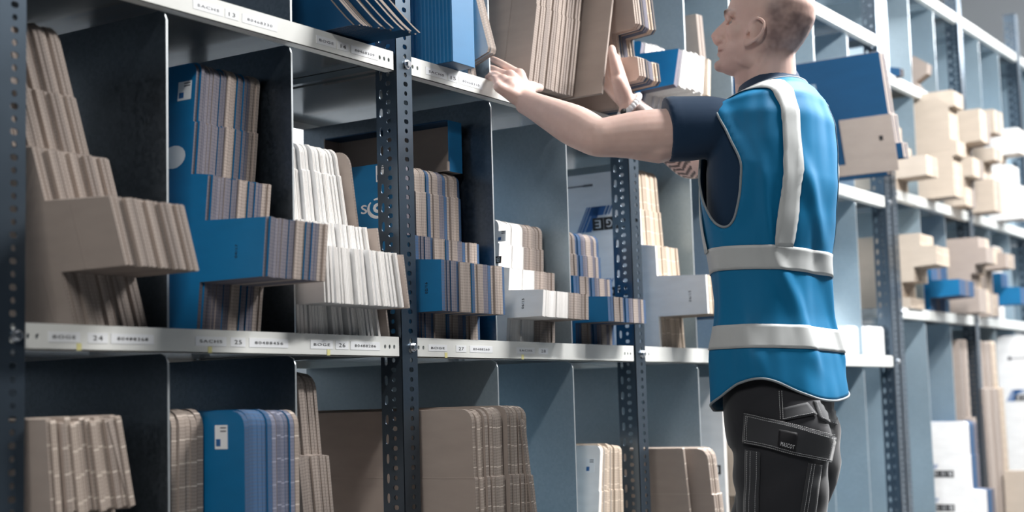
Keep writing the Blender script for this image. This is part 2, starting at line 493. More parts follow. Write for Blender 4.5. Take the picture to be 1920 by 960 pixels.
for txt, a, c, y in (('BOGE', 803, 838, 653), ('27', 855, 874, 657), ('80488260', 881, 923, 657), ('SACHS', 969, 1002, 658), ('28', 1010, 1027, 660)):
    shelf_label(1, 1, txt, a, c, y, ink='ink' if txt in ('27', 'BOGE') else 'greyink', h=.0145)
for b, px, py in ((0, 144, 648), (0, 390, 652), (0, 613, 662), (1, 834, 669), (1, 978, 675)):
    t = SH[b, 1]; x = onY(px, py).x-t.location.x
    boxo('tape_scrap', M['yellow'], t, x, x+.009, -.0007, .0001, -.041, -.030)

# ------------------------------------------------------------------ folded cartons
ORD = ['first', 'second', 'third', 'fourth', 'fifth', 'sixth', 'seventh', 'eighth', 'ninth', 'tenth', 'eleventh', 'twelfth', 'thirteenth', 'fourteenth', 'fifteenth', 'sixteenth', 'seventeenth', 'eighteenth', 'nineteenth', 'twentieth', 'twenty-first', 'twenty-second', 'twenty-third', 'twenty-fourth', 'twenty-fifth', 'twenty-sixth', 'twenty-seventh', 'twenty-eighth']
P1 = [(0, .085, .03), (.085, .19, -.12), (.197, .28, .027), (.287, .385, .07), (.387, .50, .074)]
P2 = [(0, .055, .03), (.055, .163, -.04), (.168, .22, .027), (.224, .328, .075), (.330, .385, .078)]
P3 = [(0, .053, .03), (.053, .114, -.066), (.119, .172, .03), (.176, .232, .062), (.234, .292, .066)]
def outline(prof, back, k, rtop, rstep=.003):
    """front outline as (y, h) list from bottom to top, h scaled by k"""
    if prof and len(prof[0]) == 2: pts = [(y, h*k) for y, h in prof]
    else:
        pts = []
        for h0, h1, y in prof: pts += [(y, h0*k), (y, h1*k)]
    H = pts[-1][1]; y = pts[-1][0]
    pts = pts[:-1]
    if rtop:
        for a in range(5):
            th = a/4*math.pi/2
            pts.append((y+rtop*(1-math.cos(th)), H-rtop*(1-math.sin(th))))
    else: pts.append((y, H))
    return pts+[(back, H), (back, 0)]
def carton_mesh(pts, th, mf, me_):
    bm = bmesh.new()
    A = [bm.verts.new((0, y, z)) for y, z in pts]; B = [bm.verts.new((th, y, z)) for y, z in pts]
    bm.faces.new(A); bm.faces.new(B[::-1]); n = len(pts)
    for i in range(n):
        f = bm.faces.new((A[i], A[(i+1) % n], B[(i+1) % n], B[i])); f.material_index = 1
    return mesh_of(bm, 'folded_carton', [M[mf], M[me_]])
KIND = {'kraft': 'brown', 'tan': 'pale brown', 'white': 'white', 'blue': 'blue', 'navy': 'dark blue'}
def stack(s0, s1, n, z0, t0, t1, prof, where, group, mats, back=.45, rtop=.02, yoff=0, yskew=0, fill=.93, jit=.0025, hj=.004, gaps=(), first=None, gj=.0, lj=.0):
    """n folded cartons standing on edge side by side from s0 to s1; mats(i) -> (face, edge)"""
    out = []; cache = {}
    pitch = (s1-s0)/n
    rng = random.Random(int(s0*1000)+n)
    ws = [1+gj*rng.choice((-.45, -.4, -.3, .1, 1.2)) for _ in range(n)]; tot = sum(ws); acc = [sum(ws[:i])/tot for i in range(n)]
    pmin = min(ws)/tot*(s1-s0)
    for i in range(n):
        f = i/max(1, n-1); t = round(t0+(t1-t0)*f+rng.uniform(-lj, lj), 3); ph = math.atan(t); k = 1/math.cos(ph)
        mf, mk = mats(i)
        th = pmin*math.cos(ph)*fill
        key = (mf, mk, round(t, 2), round(yoff, 3))
        if key not in cache:
            cache[key] = carton_mesh(outline(prof, back, k, rtop), th, mf, mk)
        o = link('folded_carton', cache[key])
        x = s0+acc[i]*(s1-s0)
        o.location = (x, yoff+yskew*f+rng.uniform(-jit, jit), z0+(th*math.sin(abs(ph)) if t < 0 else 0)+.0008)
        o.rotation_euler = (0, -ph, rng.uniform(-.0015, .0015))
        o.scale = (1, 1, 1+rng.uniform(-hj, hj))
        col = KIND[mf]
        if i == 0 and first: lab = first
        elif i == n-1: lab = '%s folded carton, rightmost in %s' % (col, where)
        else: lab = '%s carton, %s from left in %s' % (col, ORD[i], where)
        tag(o, lab, 'carton', group); out.append(o)
    return out
def panel(name, mat, parent, y0, y1, z0, z1, d=.0009):
    return boxo(name, mat, parent, -d, .0002, min(y0, y1), max(y0, y1), z0, z1)
def crease(parent, y0, y1, z, mat='kraft'):
    bm = bmesh.new(); tube(bm, [(0, y0, z), (0, y1, z)], [(.0007, .0022)]*2, 6, ref=(1, 0, 0))
    return link('crease', mesh_of(bm, 'crease', M[mat]), parent)
def vcrease(parent, y, z0, z1, mat='kraft'):
    bm = bmesh.new(); tube(bm, [(0, y, z0), (0, y, z1)], [(.0007, .0018)]*2, 6, ref=(1, 0, 0))
    return link('crease', mesh_of(bm, 'crease', M[mat]), parent)
def sticker(parent, y, z, w=.03, h=.04):
    s = panel('sticker', M['label'], parent, y, y+w, z, z+h)
    for q in (.86, .72): boxo('print_line', M['greyink'], s, -.0012, -.0008, y+.003, y+w*.55, z+h*q, z+h*q+.0022)
    boxo('print_square', M['blueink'], s, -.0012, -.0008, y+w*.55, y+w*.9, z+h*.12, z+h*.42)
    return s
def boge(parent, y, z, k=1.0):
    """upside-down maker's mark: slanted blue bars and four black squares with white letters; (y, z) = left end as seen"""
    mark = empty('printed_mark'); mark.parent = parent
    q = .034*k
    for i, ch in enumerate('EGOB'):
        yc = y-(i+.5)*q*1.04
        boxo('letter_square', M['ink'], mark, -.0010, .0001, yc-q/2, yc+q/2, z, z+q)
        text_at(ch, M['whiteink'], mark, (-.0013, yc, z+q/2), (0, 1, 0), (0, 0, -1), q*.5, q*.62)
    def quad(pts, nm='slanted_bar'):
        bm = bmesh.new(); A = [bm.verts.new((-.0009, a, b)) for a, b in pts]; B = [bm.verts.new((.0001, a, b)) for a, b in pts]
        bm.faces.new(A); bm.faces.new(B[::-1])
        for i in range(len(pts)): bm.faces.new((A[i], A[(i+1) % len(pts)], B[(i+1) % len(pts)], B[i]))
        link(nm, mesh_of(bm, nm, M['blueink']), mark)
    for i, (o, w) in enumerate(((.004, .020), (.027, .008), (.038, .005), (.046, .003))):
        o, w = o*k, w*k
        quad([(y+o, z-.002), (y+o+w, z-.002), (y+o+w-.035*k, z+q*1.9), (y+o-.035*k, z+q*1.9)])
    for i, (o, w) in enumerate(((-.035, .045), (-.045, .006), (-.054, .004))):
        o, w = o*k, w*k
        quad([(y+o, z+q*1.2), (y+o+w, z+q*1.2), (y+o+w-.012*k, z+q*1.9), (y+o-.012*k, z+q*1.9)])
    return mark
def damper(parent, y, z, k=1.0):
    """small printed picture of a shock absorber"""
    bm = bmesh.new()
    for a, b, h in ((0, .02, .020), (.02, .10, .004), (.10, .135, .007)):
        box(bm, -.0009, .0001, y-b*k, y-a*k, z-h*k/2, z+h*k/2)
    return link('printed_picture', mesh_of(bm, 'printed_picture', M['greyink']), parent)

run = lambda *seq: (lambda i: seq[i % len(seq)])
def pick(seq): return lambda i: seq[min(i, len(seq)-1)]
K_, T_, W_, B_, N_ = ('kraft', 'kraft_e'), ('tan', 'tan_e'), ('white', 'white_e'), ('blue', 'blue_e'), ('navy', 'navy_e')
KT = ('kraft', 'tick_e'); KBT = ('kraft', 'tickblue_e'); KB = ('kraft', 'blue_e'); BD = ('blue', 'bluedeep_e'); WK = ('white', 'kraft_e'); BK = ('blue', 'kraft_e')

# ---- middle shelf, left to right
Z1 = LV[1]
a = stack(.176, .338, 18, Z1, .315, .318, P1, 'the brown stack above tag twenty-four', 'brown cartons above tag twenty-four', run(K_), yoff=.0, gj=.2, jit=.004,
          first='brown folded carton with broad side showing, leftmost of stack above tag twenty-four')
vcrease(a[0], -.03, .09, .195); vcrease(a[0], .075, .005, .085)
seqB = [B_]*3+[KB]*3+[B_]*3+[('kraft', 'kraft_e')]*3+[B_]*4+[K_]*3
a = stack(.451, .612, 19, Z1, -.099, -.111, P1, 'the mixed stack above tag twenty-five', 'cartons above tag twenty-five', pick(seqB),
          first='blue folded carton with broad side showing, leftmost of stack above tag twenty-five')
text_at('04/17', M['ink'], a[0], (-.0008, -.055, .135), (0, 0, 1), (0, 1, 0), .024, .006)
sticker(a[0], .084, .432, .034, .036)
bm = bmesh.new(); tube(bm, [(-.0006, .118, .325), (.0003, .118, .325)], [(.03, .022)]*2, 16, ref=(0, 1, 0)); link('printed_mark', mesh_of(bm, 'mark', M['whiteink']), a[0])
a = stack(.702, .965, 26, Z1, .04, .2, P2, 'the white stack above tag twenty-six', 'white cartons above tag twenty-six', run(W_), yoff=-.012, fill=.95, gj=.45, jit=.005,
          first='white folded carton with broad side showing, leftmost of stack above tag twenty-six')
text_at('0', M['ink'], a[0], (-.0008, .0, .105), (0, -1, 0), (0, 0, 1), .006, .01)
stack(.982, .988, 1, Z1, .17, .17, [(0, .055, .03), (.055, .163, -.03), (.168, .222, .027), (.224, .385, .076)], 'the white stack above tag twenty-six', 'white cartons above tag twenty-six', run(K_), rtop=.03,
      first='single brown folded carton at the right end of the white stack above tag twenty-six', yoff=-.012)
seqD = [BD]+[('navy', 'blue_e')]*4+[BD]+[K_]*4+[BD]+[K_]*3+[B_]*2+[BD]+[K_]*4+[BD]+[K_]*2+[BD]
a = stack(1.092, 1.336, 22, Z1, 0, 0, P2, 'the mixed stack above tag twenty-seven', 'cartons above tag twenty-seven', pick(seqD),
          first='blue folded carton with broad side showing, leftmost of stack above tag twenty-seven')
text_at('02/16', M['ink'], a[0], (-.0008, .0, .105), (0, 0, 1), (0, 1, 0), .024, .007)
text_at('s', M['whiteink'], a[0], (-.0008, .165, .288), (0, -1, 0), (0, 0, 1), .017, .02)
sw = empty('printed_swirl'); sw.parent = a[0]
for r0, th0, th1 in ((.027, 2.4, 5.2), (.027, -.8, 2.0), (.010, 0, 6.28)):
    bm = bmesh.new()
    tube(bm, [(-.0005, .126-r0*math.cos(th0+(th1-th0)*i/12), .288+.75*r0*math.sin(th0+(th1-th0)*i/12)) for i in range(13)], [(.0006, .0016+.003*math.sin(math.pi*i/12)) for i in range(13)], 6, ref=(1, 0, 0))
    link('swirl_arc', mesh_of(bm, 'swirl_arc', M['whiteink']), sw)
sticker(a[0], .098, .345, .032, .036)
seqE = [W_]*9+[WK]+[K_]*8
a = stack(1.436, 1.652, 16, Z1, -.13, -.05, P3, 'the half white stack above tag twenty-eight', 'cartons above tag twenty-eight', pick(seqE),
          first='white folded carton with broad side showing, leftmost of stack above tag twenty-eight')
text_at('06/15', M['ink'], a[0], (-.0008, -.012, .085), (0, 0, 1), (0, 1, 0), .024, .006)
sticker(a[0], .044, .238, .024, .026); boge(a[0], .125, .186, .5)
seqF = [BD, BD, K_, K_, K_, BD, BD, B_, B_, K_, K_, B_, K_, BD, BD, B_]
stack(1.757, 1.952, 14, Z1, .02, .02, P3, 'the blue-striped stack left of the third post', 'blue-striped cartons by the post', pick(seqF),
      first='blue folded carton with broad side showing, leftmost of the striped stack by post')
seqG = [W_]+[('tan', 'tan_e')]*11
a = stack(2.205, 2.352, 12, Z1, .05, .11, P1, 'the pale stack under his arms', 'pale cartons under the arms of the worker', pick(seqG),
          first='white printed carton, broad side showing, left of the pale stack under his arms')
text_at('06/15', M['ink'], a[0], (-.0008, -.07, .135), (0, 0, 1), (0, 1, 0), .03, .007)
boge(a[0], .222, .338, 1.05); boge(a[0], .215, .15, .78); damper(a[0], .335, .468, .9)
stack(2.415, 2.475, 3, Z1, .03, .03, P1, 'the stack half hidden by the vest front', 'blue cartons beside the vest', run(('navy', 'navy_e'), BK), yoff=.02)

# ---- bottom shelf
Z0 = LV[0]
PI_ = [(0, .302, .02), (.305, .448, -.03)]
a = stack(.105, .312, 16, Z0, .08, .21, PI_, 'the bottom shelf stack at far left', 'brown cartons at far left below', run(KT), rtop=.004, jit=.006, hj=.012, gj=.25,
          first='brown folded carton with broad side showing, leftmost of stack at far left below')
stack(.322, .344, 2, Z0, .27, .32, PI_, 'the leaning pair beside the far left bottom stack', 'brown cartons at far left below', run(K_), rtop=.004)
crease(a[0], -.03, .3, .304)
stack(.384, .462, 5, Z0, -.01, -.01, [(0, .14, .028), (.142, .46, .03)], 'the small group left of blue stickered carton', 'brown cartons left of the blue stack', run(KT), rtop=.03)
a = stack(.472, .612, 12, Z0, 0, 0, [(0, .24, -.064), (.242, .456, -.06)], 'the blue bottom shelf stack', 'blue cartons on the bottom shelf', pick([BD]*6+[KBT]*3+[('blue', 'tickblue_e')]*2+[KT]*3), rtop=.028,
          first='deep blue carton with a white sticker on its broad side, bottom shelf')
sticker(a[0], -.02, .39, .03, .042)
stack(.752, .842, 10, Z0, .11, .11, [(0, .365, .03), (.367, .527, .048)], 'the tall narrow stack right of blue cartons', 'tall narrow brown cartons', run(K_), rtop=.03)
a = stack(1.085, 1.135, 4, Z0, .02, .01, [(0, .305, -.123), (.307, .446, -.12)], 'the left bunch beside the middle post', 'big brown cartons right of the middle post', run(KT), rtop=.025, jit=.004,
          first='big brown carton with broad side showing, leftmost of stack right of the middle post')
crease(a[0], -.12, .4, .306)
stack(1.140, 1.195, 5, Z0, .0, .0, [(0, .305, -.122), (.307, .450, -.118)], 'the middle bunch right of middle post', 'big brown cartons right of the middle post', run(KT), rtop=.025, jit=.004)
stack(1.202, 1.282, 7, Z0, -.01, -.01, [(0, .305, -.124), (.307, .452, -.12)], 'the right bunch right of middle post', 'big brown cartons right of the middle post', run(KT), rtop=.025, jit=.004)
stack(1.320, 1.340, 2, Z0, .15, .15, [(0, .30, -.125), (.302, .43, -.12)], 'the leaning pair beside the big brown stack', 'big brown cartons right of the middle post', run(KT), rtop=.02)
a = stack(1.80, 1.958, 11, Z0, -.15, -.03, [(0, .23, .028), (.232, .345, .03)], 'the white-tan stack below, by third post', 'white and tan cartons below', pick([W_]+[T_, T_, ('white', 'tan_e')]*4), rtop=.015, jit=.004, hj=.012,
          first='white carton with small sticker on its broad side, bottom shelf by third post')
sticker(a[0], .045, .28, .026, .036)
a = stack(2.21, 2.222, 1, Z0, .15, .15, [(0, .20, -.05), (.202, .325, -.05)], '', 'brown cartons below the worker', run(KT), rtop=.004, first='narrow brown carton with a crease, nearest the post below the worker')
crease(a[0], -.05, .3, .205)
a = stack(2.245, 2.31, 6, Z0, .15, .17, [(0, .20, -.105), (.202, .325, -.10)], 'the brown stack left of his legs', 'brown cartons below the worker', run(KT), rtop=.03)
crease(a[0], -.10, .3, .205)
a = stack(2.56, 2.575, 2, Z0, .0, .0, [(0, .52, .02)], 'the white stack behind his legs', 'white cartons behind the worker', run(W_), rtop=.02,
          first='white printed carton standing behind the legs of the worker')
boge(a[0], .146, .236, .8)
stack(2.635, 2.68, 4, Z0, .02, .02, [(0, .17, .05), (.17, .33, -.02)], 'the pale stack behind his thigh', 'pale cartons behind the worker', run(T_), rtop=.01)

# ---- upper shelf
Z2 = LV[2]
PO = [(-.115, 0), (-.10, .016), (-.085, .035), (-.055, .075), (-.03, .11), (.0, .14), (.02, .17), (.03, .30)]
stack(.785, .93, 22, Z2+.004, .28, .34, PO, 'the dark jutting upper bundle', 'dark blue cartons on the upper shelf', run(('navy', 'fringe_e')), rtop=0, yoff=.045, yskew=-.05, jit=.012, hj=.03, fill=.92, gj=.15,
      first='dark blue carton with broad side showing, leftmost of the jutting upper bundle')
# blue ridged carton
t = empty('ridged_carton', (1.15, -.042, Z2+.001)); tag(t, 'tall blue carton with ridged side, right of the middle post on the upper shelf', 'carton')
bm = bmesh.new(); n = 30; dep = .30; wd = .083; hh = .34; prof = []
for i in range(n):
    for j in range(4):
        y = dep*(i+j/4)/n; prof.append((-.0022*math.sin(math.pi*(j+.5)/4), y))
prof = [(0, 0)]+prof+[(0, dep)]
lo = [bm.verts.new((x, y, 0)) for x, y in prof]; hi = [bm.verts.new((x, y, hh)) for x, y in prof]
for i in range(len(prof)-1): bm.faces.new((lo[i], lo[i+1], hi[i+1], hi[i]))
link('ridged_side', mesh_of(bm, 'ridged_side', M['blue']), t)
boxo('front_panel', M['blue'], t, 0, wd, -.001, .002, .0, hh); boxo('right_side', M['blue'], t, wd-.003, wd, .002, dep, 0, hh)
boxo('rear_panel', M['blue'], t, 0, wd, dep, dep+.003, 0, hh); boxo('bottom_flap', M['navy'], t, .0, wd, .0, dep, -.0005, .0025)
boxo('top_flap', M['blue'], t, 0, wd, 0, dep, hh-.002, hh)
stack(1.315, 1.352, 3, Z2, .25, .25, [(.03, 0), (.03, .03), (-.03, .05), (-.035, .06), (-.02, .2), (-.01, .30)], 'the bunch right of the ridged carton', 'white cartons beside the ridged one', run(WK), rtop=0, back=.3)
# the pack in the worker's hands
PQ = [(0, .20, -.03), (.201, .42, -.028)]
a = stack(1.470, 1.672, 18, Z2+.006, -.24, -.24, PQ, 'the pack between his hands', 'brown cartons held by the worker', run(K_), rtop=.004, back=.4, jit=.004, fill=.86, gj=.15,
          first='brown carton with its broad side showing, at the left hand of the worker')
vcrease(a[0], .045, .005, .41)
stack(1.688, 1.696, 1, Z2+.006, -.28, -.28, [(0, .40, -.105)], '', 'brown cartons held by the worker', run(K_), rtop=.003, back=.35,
      first='brown carton jutting out beside the right hand of the worker')
seqR = [K_]*4+[N_, K_, ('navy', 'blue_e')]+[('navy', 'blue_e')]*2+[('tan', 'tan_e')]*2+[('navy', 'navy_e')]
stack(1.835, 1.945, 12, Z2, .16, .19, [(-.06, 0), (-.06, .055), (-.13, .06), (-.14, .07), (-.14, .115), (-.13, .12), (-.075, .122), (-.075, .185), (-.135, .19), (-.145, .20), (-.145, .42)],
      'the stack behind his right hand', 'cartons behind the right hand', pick(seqR), rtop=0, jit=.004, back=.35)
seqS = [B_]+[W_]*7+[T_, T_]
stack(2.068, 2.30, 9, Z2, -.36, -.12, [(0, .09, .0), (.095, .20, -.10), (.205, .245, .02)], 'the white stack before his face', 'white cartons in front of the face', pick(seqS), rtop=.012, fill=.85, back=.3, gj=.3, jit=.012,
      first='bright blue carton with its broad side showing, in front of the face of the worker')
a = stack(2.56, 2.60, 2, Z2, .12, .12, [(0, .40, .03)], 'the large pair behind his face', 'large brown cartons behind the face', run(K_), rtop=.004,
          first='large brown carton with a blue strip behind the face of the worker')
panel('blue_strip', M['navy'], a[0], .12, .22, .01, .34)
PT = [(0, .05, -.20), (.05, .10, -.265), (.10, .195, -.245), (.20, .40, -.235)]
a = stack(3.47, 3.515, 3, Z2, .30, .30, PT, 'the large stack behind his back', 'large dark blue cartons', run(('navy', 'kraft_e')), rtop=.004, back=.35,
          first='large dark blue carton with a brown flap, behind the back of the worker')
fl = panel('brown_flap', M['kraft'], a[0], -.243, -.06, .012, .205, .003)
boxo('hand_hole', M['ink'], fl, -.0036, -.0029, -.205, -.192, .12, .136)
panel('brown_flap', M['kraft'], a[0], -.06, .12, .012, .05, .003)

# ---- open carton lying on the blue stack, seen into from its open side
t = empty('open_carton', (1.285, .078, Z1+.389)); tag(t, 'open empty carton, blue outside, lying on the stack above tag twenty-seven', 'carton')
w, d, h = .058, .36, .118
boxo('bottom_panel', [M['kraft']], t, 0, w, 0, d, 0, .003); boxo('top_panel', M['navy'], t, .0, w, 0, d, h-.003, h)
boxo('right_panel', M['kraft'], t, w-.003, w, .002, d, .003, h-.003); boxo('rear_panel', M['kraft'], t, 0, w, d, d+.003, 0, h)
boxo('front_flap', M['blue'], t, w-.05, w, -.003, 0, 0, h); boxo('lower_flap', M['kraft'], t, 0, w-.05, -.003, 0, 0, .022)

# ---- white boxes on the middle shelf right of the worker
def white_box(x, y, z, w, d, h, label, hole=False):
    t = empty('white_box', (x, y, z)); tag(t, label, 'box', 'white boxes right of the worker')
    boxo('body', M['white'], t, 0, w, 0, d, 0, h, bev=.004)
    for s_, (a, b) in (('lid_flap', (0, w/2-.001)), ('lid_flap', (w/2+.001, w))): boxo(s_, M['white'], t, a+.003, b-.003, .004, d-.004, h, h+.0025)
    if hole:
        boxo('hand_hole', M['ink'], t, w*.55, w*.55+.03, -.0012, .001, h*.45, h*.70)
white_box(3.50, .14, Z1, .42, .36, .195, 'wide white box at the back of the middle shelf, right of the vest')
white_box(3.60, .02, Z1, .185, .11, .10, 'small white box with a hand hole, next to the vest', True)
white_box(3.80, .02, Z1, .17, .11, .105, 'small plain white box next to the pair of posts')

# ---- far racking
def far(s0, s1, n, lev, prof, where, group, mats, **kw): return stack(s0, s1, n, LV2[lev], kw.pop('t', .0), kw.pop('t1', .0), prof, where, group, mats, back=kw.pop('back', .35), rtop=kw.pop('rtop', .006), **kw)
far(4.20, 4.372, 4, 1, [(0, .04, -.01), (.04, .10, .02), (.10, .155, -.03), (.16, .232, -.12), (.235, .285, -.06)], 'the far second-shelf pale stack', 'pale cartons on the far second shelf', run(T_))
far(4.47, 4.68, 5, 1, [(0, .05, -.0), (.055, .118, -.12), (.12, .22, -.01)], 'the far second-shelf blue stack', 'blue cartons on the far second shelf', run(BD, BD, B_), rtop=.03)
far(4.80, 4.965, 3, 1, [(0, .10, -.10), (.10, .16, -.07), (.165, .20, -.09), (.205, .268, -.14), (.27, .315, -.11)], 'the far second-shelf brown stack', 'brown cartons on the far second shelf', run(K_, K_, T_))
far(5.14, 5.27, 3, 1, [(0, .10, -.05), (.10, .20, -.03), (.205, .268, -.13), (.27, .30, -.08)], 'the far second-shelf stack past thin post', 'brown cartons by the far post', run(K_, T_))
far(5.34, 5.44, 2, 1, [(0, .055, .0), (.055, .13, -.13), (.135, .2, -.05)], 'the small blue stack at the far right edge', 'small blue cartons at far right', run(BD))
far(5.50, 5.62, 2, 1, [(0, .34, .02)], 'the white stack at the far right edge', 'white cartons at far right', run(W_))
far(4.145, 4.275, 3, 2, [(0, .042, -.0), (.045, .122, -.12), (.125, .17, -.02), (.172, .26, .015)], 'the far third-shelf stack by paired posts', 'pale cartons next to the pair of posts', run(T_))
a = far(4.50, 4.62, 3, 2, [(.0, .16, -.115), (.165, .225, -.135), (.23, .36, -.11), (.365, .43, -.135)], 'the tall far third-shelf stack', 'tall pale cartons on the far third shelf', run(T_), rtop=.012,
        first='tall pale carton with creased broad side showing on far third shelf')
for zz in (.10, .19, .28, .365): crease(a[0], -.11, .3, zz, 'tan')
far(4.82, 4.98, 3, 2, [(0, .12, -.06), (.12, .2, -.10), (.205, .26, -.06), (.265, .40, -.14), (.40, .41, -.06)], 'the far stack left of thin post', 'pale cartons left of the far post', run(T_, T_, K_))
far(5.12, 5.26, 3, 2, [(0, .14, -.10), (.145, .22, -.06), (.225, .28, -.11), (.285, .34, -.03), (.345, .45, -.12)], 'the far third-shelf stack past thin post', 'cartons right of the far post', run(T_, BK, T_, K_, T_, BK))
far(5.50, 5.64, 3, 2, [(0, .15, -.12), (.155, .25, -.08), (.255, .30, -.03), (.305, .42, -.12)], 'the far third-shelf stack at right edge', 'cartons at the far right edge', run(W_, T_))
far(4.20, 4.24, 2, 3, [(-.02, 0), (-.02, .03), (.06, .05), (.15, .06)], 'the flat pair on far fourth shelf', 'flat dark cartons on the far fourth shelf', run(N_), rtop=0)
far(4.50, 4.56, 2, 3, [(.0, 0), (.02, .03), (-.03, .06), (-.035, .10), (.02, .14)], 'the small brown pair on the far fourth shelf', 'small brown cartons on the far fourth shelf', run(K_), rtop=0)
PY = [(0, .225, -.175), (.23, .36, -.122), (.362, .495, -.12)]
a = far(4.442, 4.488, 2, 0, PY, 'the printed stack at lower right', 'white printed cartons at lower right', run(W_), rtop=.015,
        first='white carton with two printed marks, facing the aisle at lower right')
boge(a[0], .048, .277, .79); boge(a[0], .052, .145, .79); damper(a[0], .125, .437, .75)
far(4.49, 4.60, 2, 0, PY, 'the blue stack behind white printed one', 'blue cartons at lower right', run(BD, B_), rtop=.02)
far(4.82, 4.95, 2, 0, [(0, .5, -.02), (.502, .83, .0)], 'the tall low stack left of thin post', 'tall brown cartons at lower right', run(K_), rtop=.01, fill=.7)
far(5.13, 5.42, 3, 0, [(0, .62, -.02), (.622, .83, .0)], 'the tall low stack right of thin post', 'tall brown cartons right of the far post', run(K_, K_, ('kraft', 'tan_e')), rtop=.01, fill=.8, t=.05, t1=.05)
a = far(5.55, 5.60, 2, 0, [(0, .86, -.14)], 'the tall white printed pair at the right edge', 'tall white cartons at the right edge', run(W_), rtop=.005,
        first='tall white printed carton at the right edge')
boge(a[0], -.02, .565, .8); damper(a[0], .0, .76, .8)
far(5.26, 5.30, 2, 0, [(0, .26, -.21)], 'the low pair at lower right corner', 'low brown cartons at lower right', run(T_), rtop=.003, back=-.03)

# ------------------------------------------------------------------ the worker
from mathutils import noise as mnoise
BX, BY = 1.643, -.551
def sm(a, b, x):
    t = min(1, max(0, (x-a)/(b-a))); return t*t*(3-2*t)
TOR = [  # z, half width, front depth, back depth, centre y
    (0.8, 0.174, 0.101, 0.112, 0), (0.9, 0.180, 0.105, 0.118, 0), (0.98, 0.176, 0.103, 0.110, 0), (1.08, 0.170, 0.103, 0.098, 0),
    (1.2, 0.178, 0.109, 0.102, 0), (1.3, 0.190, 0.113, 0.118, 0), (1.38, 0.196, 0.113, 0.128, -0.002), (1.45, 0.196, 0.105, 0.126, -0.004),
    (1.51, .190, .100, .122, -.006), (1.542, .172, .090, .108, -.008), (1.561, .138, .080, .092, -.010),
    (1.574, .100, .070, .078, -.011), (1.584, .072, .061, .067, -.010), (1.607, .064, .056, .062, -.008)]
def torso(th, z, off=0.0, flare=0.0):
    a, bf, bb, cy = lerp_table(TOR, z)
    e = .86
    c, s = math.cos(th), math.sin(th)
    b = bf if s > 0 else bb
    x = (a+off)*math.copysign(abs(c)**e, c); y = (b+off)*math.copysign(abs(s)**e, s)+cy
    w = sm(1.49, 1.590, z)
    return Vector((BX+x, BY+y, z-w*.30*(y+.02)+w*.010))
def skinmat():
    s = NT('skin')
    at = s.n('ShaderNodeAttribute', attribute_name='paint').outputs['Color']
    nz = s.noise(60, 4)
    big = s.noise(9, 3)
    c = s.mix(nz, (.66, .46, .395), (.78, .575, .505))
    c = s.mix(s.math('MULTIPLY', big, .35), c, (.74, .46, .40))
    c = s.mix(1.0, c, at, 'MULTIPLY')
    s.bump(s.noise(420, 3), .10, .001)
    s.b.inputs['Subsurface Weight'].default_value = .12
    s.b.inputs['Subsurface Radius'].default_value = (.012, .005, .003)
    s.b.inputs['Subsurface Scale'].default_value = .6
    return s.set(c, .46, 0, .4)
def cloth(name, col, rough=.75, var=.12, weave=700, spec=.3, sheen=.15):
    s = NT(name)
    c = s.mix(s.noise(6, 4), tuple(x*(1-var) for x in col), tuple(x*(1+var) for x in col))
    s.bump(s.noise(weave, 2), .15, .0006)
    s.b.inputs['Sheen Weight'].default_value = sheen
    return s.set(c, rough, 0, spec)
M['skin'] = skinmat()
M['vest'] = cloth('blue_polyester', (.002, .160, .345), .62, .08, 900, .28, .0)
M['shirt'] = cloth('navy_cotton', (.011, .034, .075), .85, .1, 600, .2, .2)
M['reflex'] = cloth('silver_reflective_tape', (.50, .52, .52), .5, .05, 1200, .5, 0)
M['piping'] = cloth('grey_piping', (.25, .28, .30), .6, .05, 900)
M['trouser'] = cloth('charcoal_twill', (.022, .023, .028), .8, .15, 900, .3, .2)
M['trouser2'] = cloth('charcoal_patch', (.036, .038, .043), .75, .12, 900, .3, .2)
M['thread'] = cloth('white_thread', (.55, .56, .57), .8)
M['patch'] = cloth('black_woven_patch', (.006, .006, .009), .6)
M['bracelet'] = m_paint('white_rubber', (.75, .76, .78), .4)
M['eyewhite'] = m_paint('eye_white', (.42, .39, .38), .3)
M['leather'] = m_paint('black_leather', (.02, .02, .022), .45)

def bake(name, bm, mat, voxel, smooth=4, fac=.5):
    """one continuous surface: overlapping shapes fused by a voxel remesh, then smoothed"""
    bmesh.ops.recalc_face_normals(bm, faces=bm.faces[:])
    me = bpy.data.meshes.new('tmp'); bm.to_mesh(me); bm.free()
    o = link('tmp', me)
    r = o.modifiers.new('r', 'REMESH'); r.mode = 'VOXEL'; r.voxel_size = voxel; r.use_smooth_shade = True
    s = o.modifiers.new('s', 'SMOOTH'); s.factor = fac; s.iterations = smooth
    dg = bpy.context.evaluated_depsgraph_get(); dg.update()
    out = bpy.data.meshes.new_from_object(o.evaluated_get(dg)); out.name = name
    bpy.data.objects.remove(o); bpy.data.meshes.remove(me)
    out.materials.clear(); out.materials.append(mat)
    out.polygons.foreach_set('use_smooth', [True]*len(out.polygons))
    return out

# ------------------------------------------------------------------ joints
def ik(A, B, la, lb, px, py):
    """point on the sight line (px, py) whose distances to A and B best fit la and lb"""
    best = None
    for i in range(200):
        D = 2.6+i*.006; p = atD(px, py, D)
        c = ((p-A).length-la)**2+((p-B).length-lb)**2
        if best is None or c < best[0]: best = (c, p)
    return best[1]
S_L = Vector((BX-.160, BY+.050, 1.502))
W_L = onY(984, 190, -.078)
E_L = ik(S_L, W_L, .285, .255, 1122, 258)
S_R = Vector((BX+.165, BY+.05, S_L.z))
W_R = onY(1174, 192, -.125)
E_R = ik(S_R, W_R, .285, .25, 1292, 304)

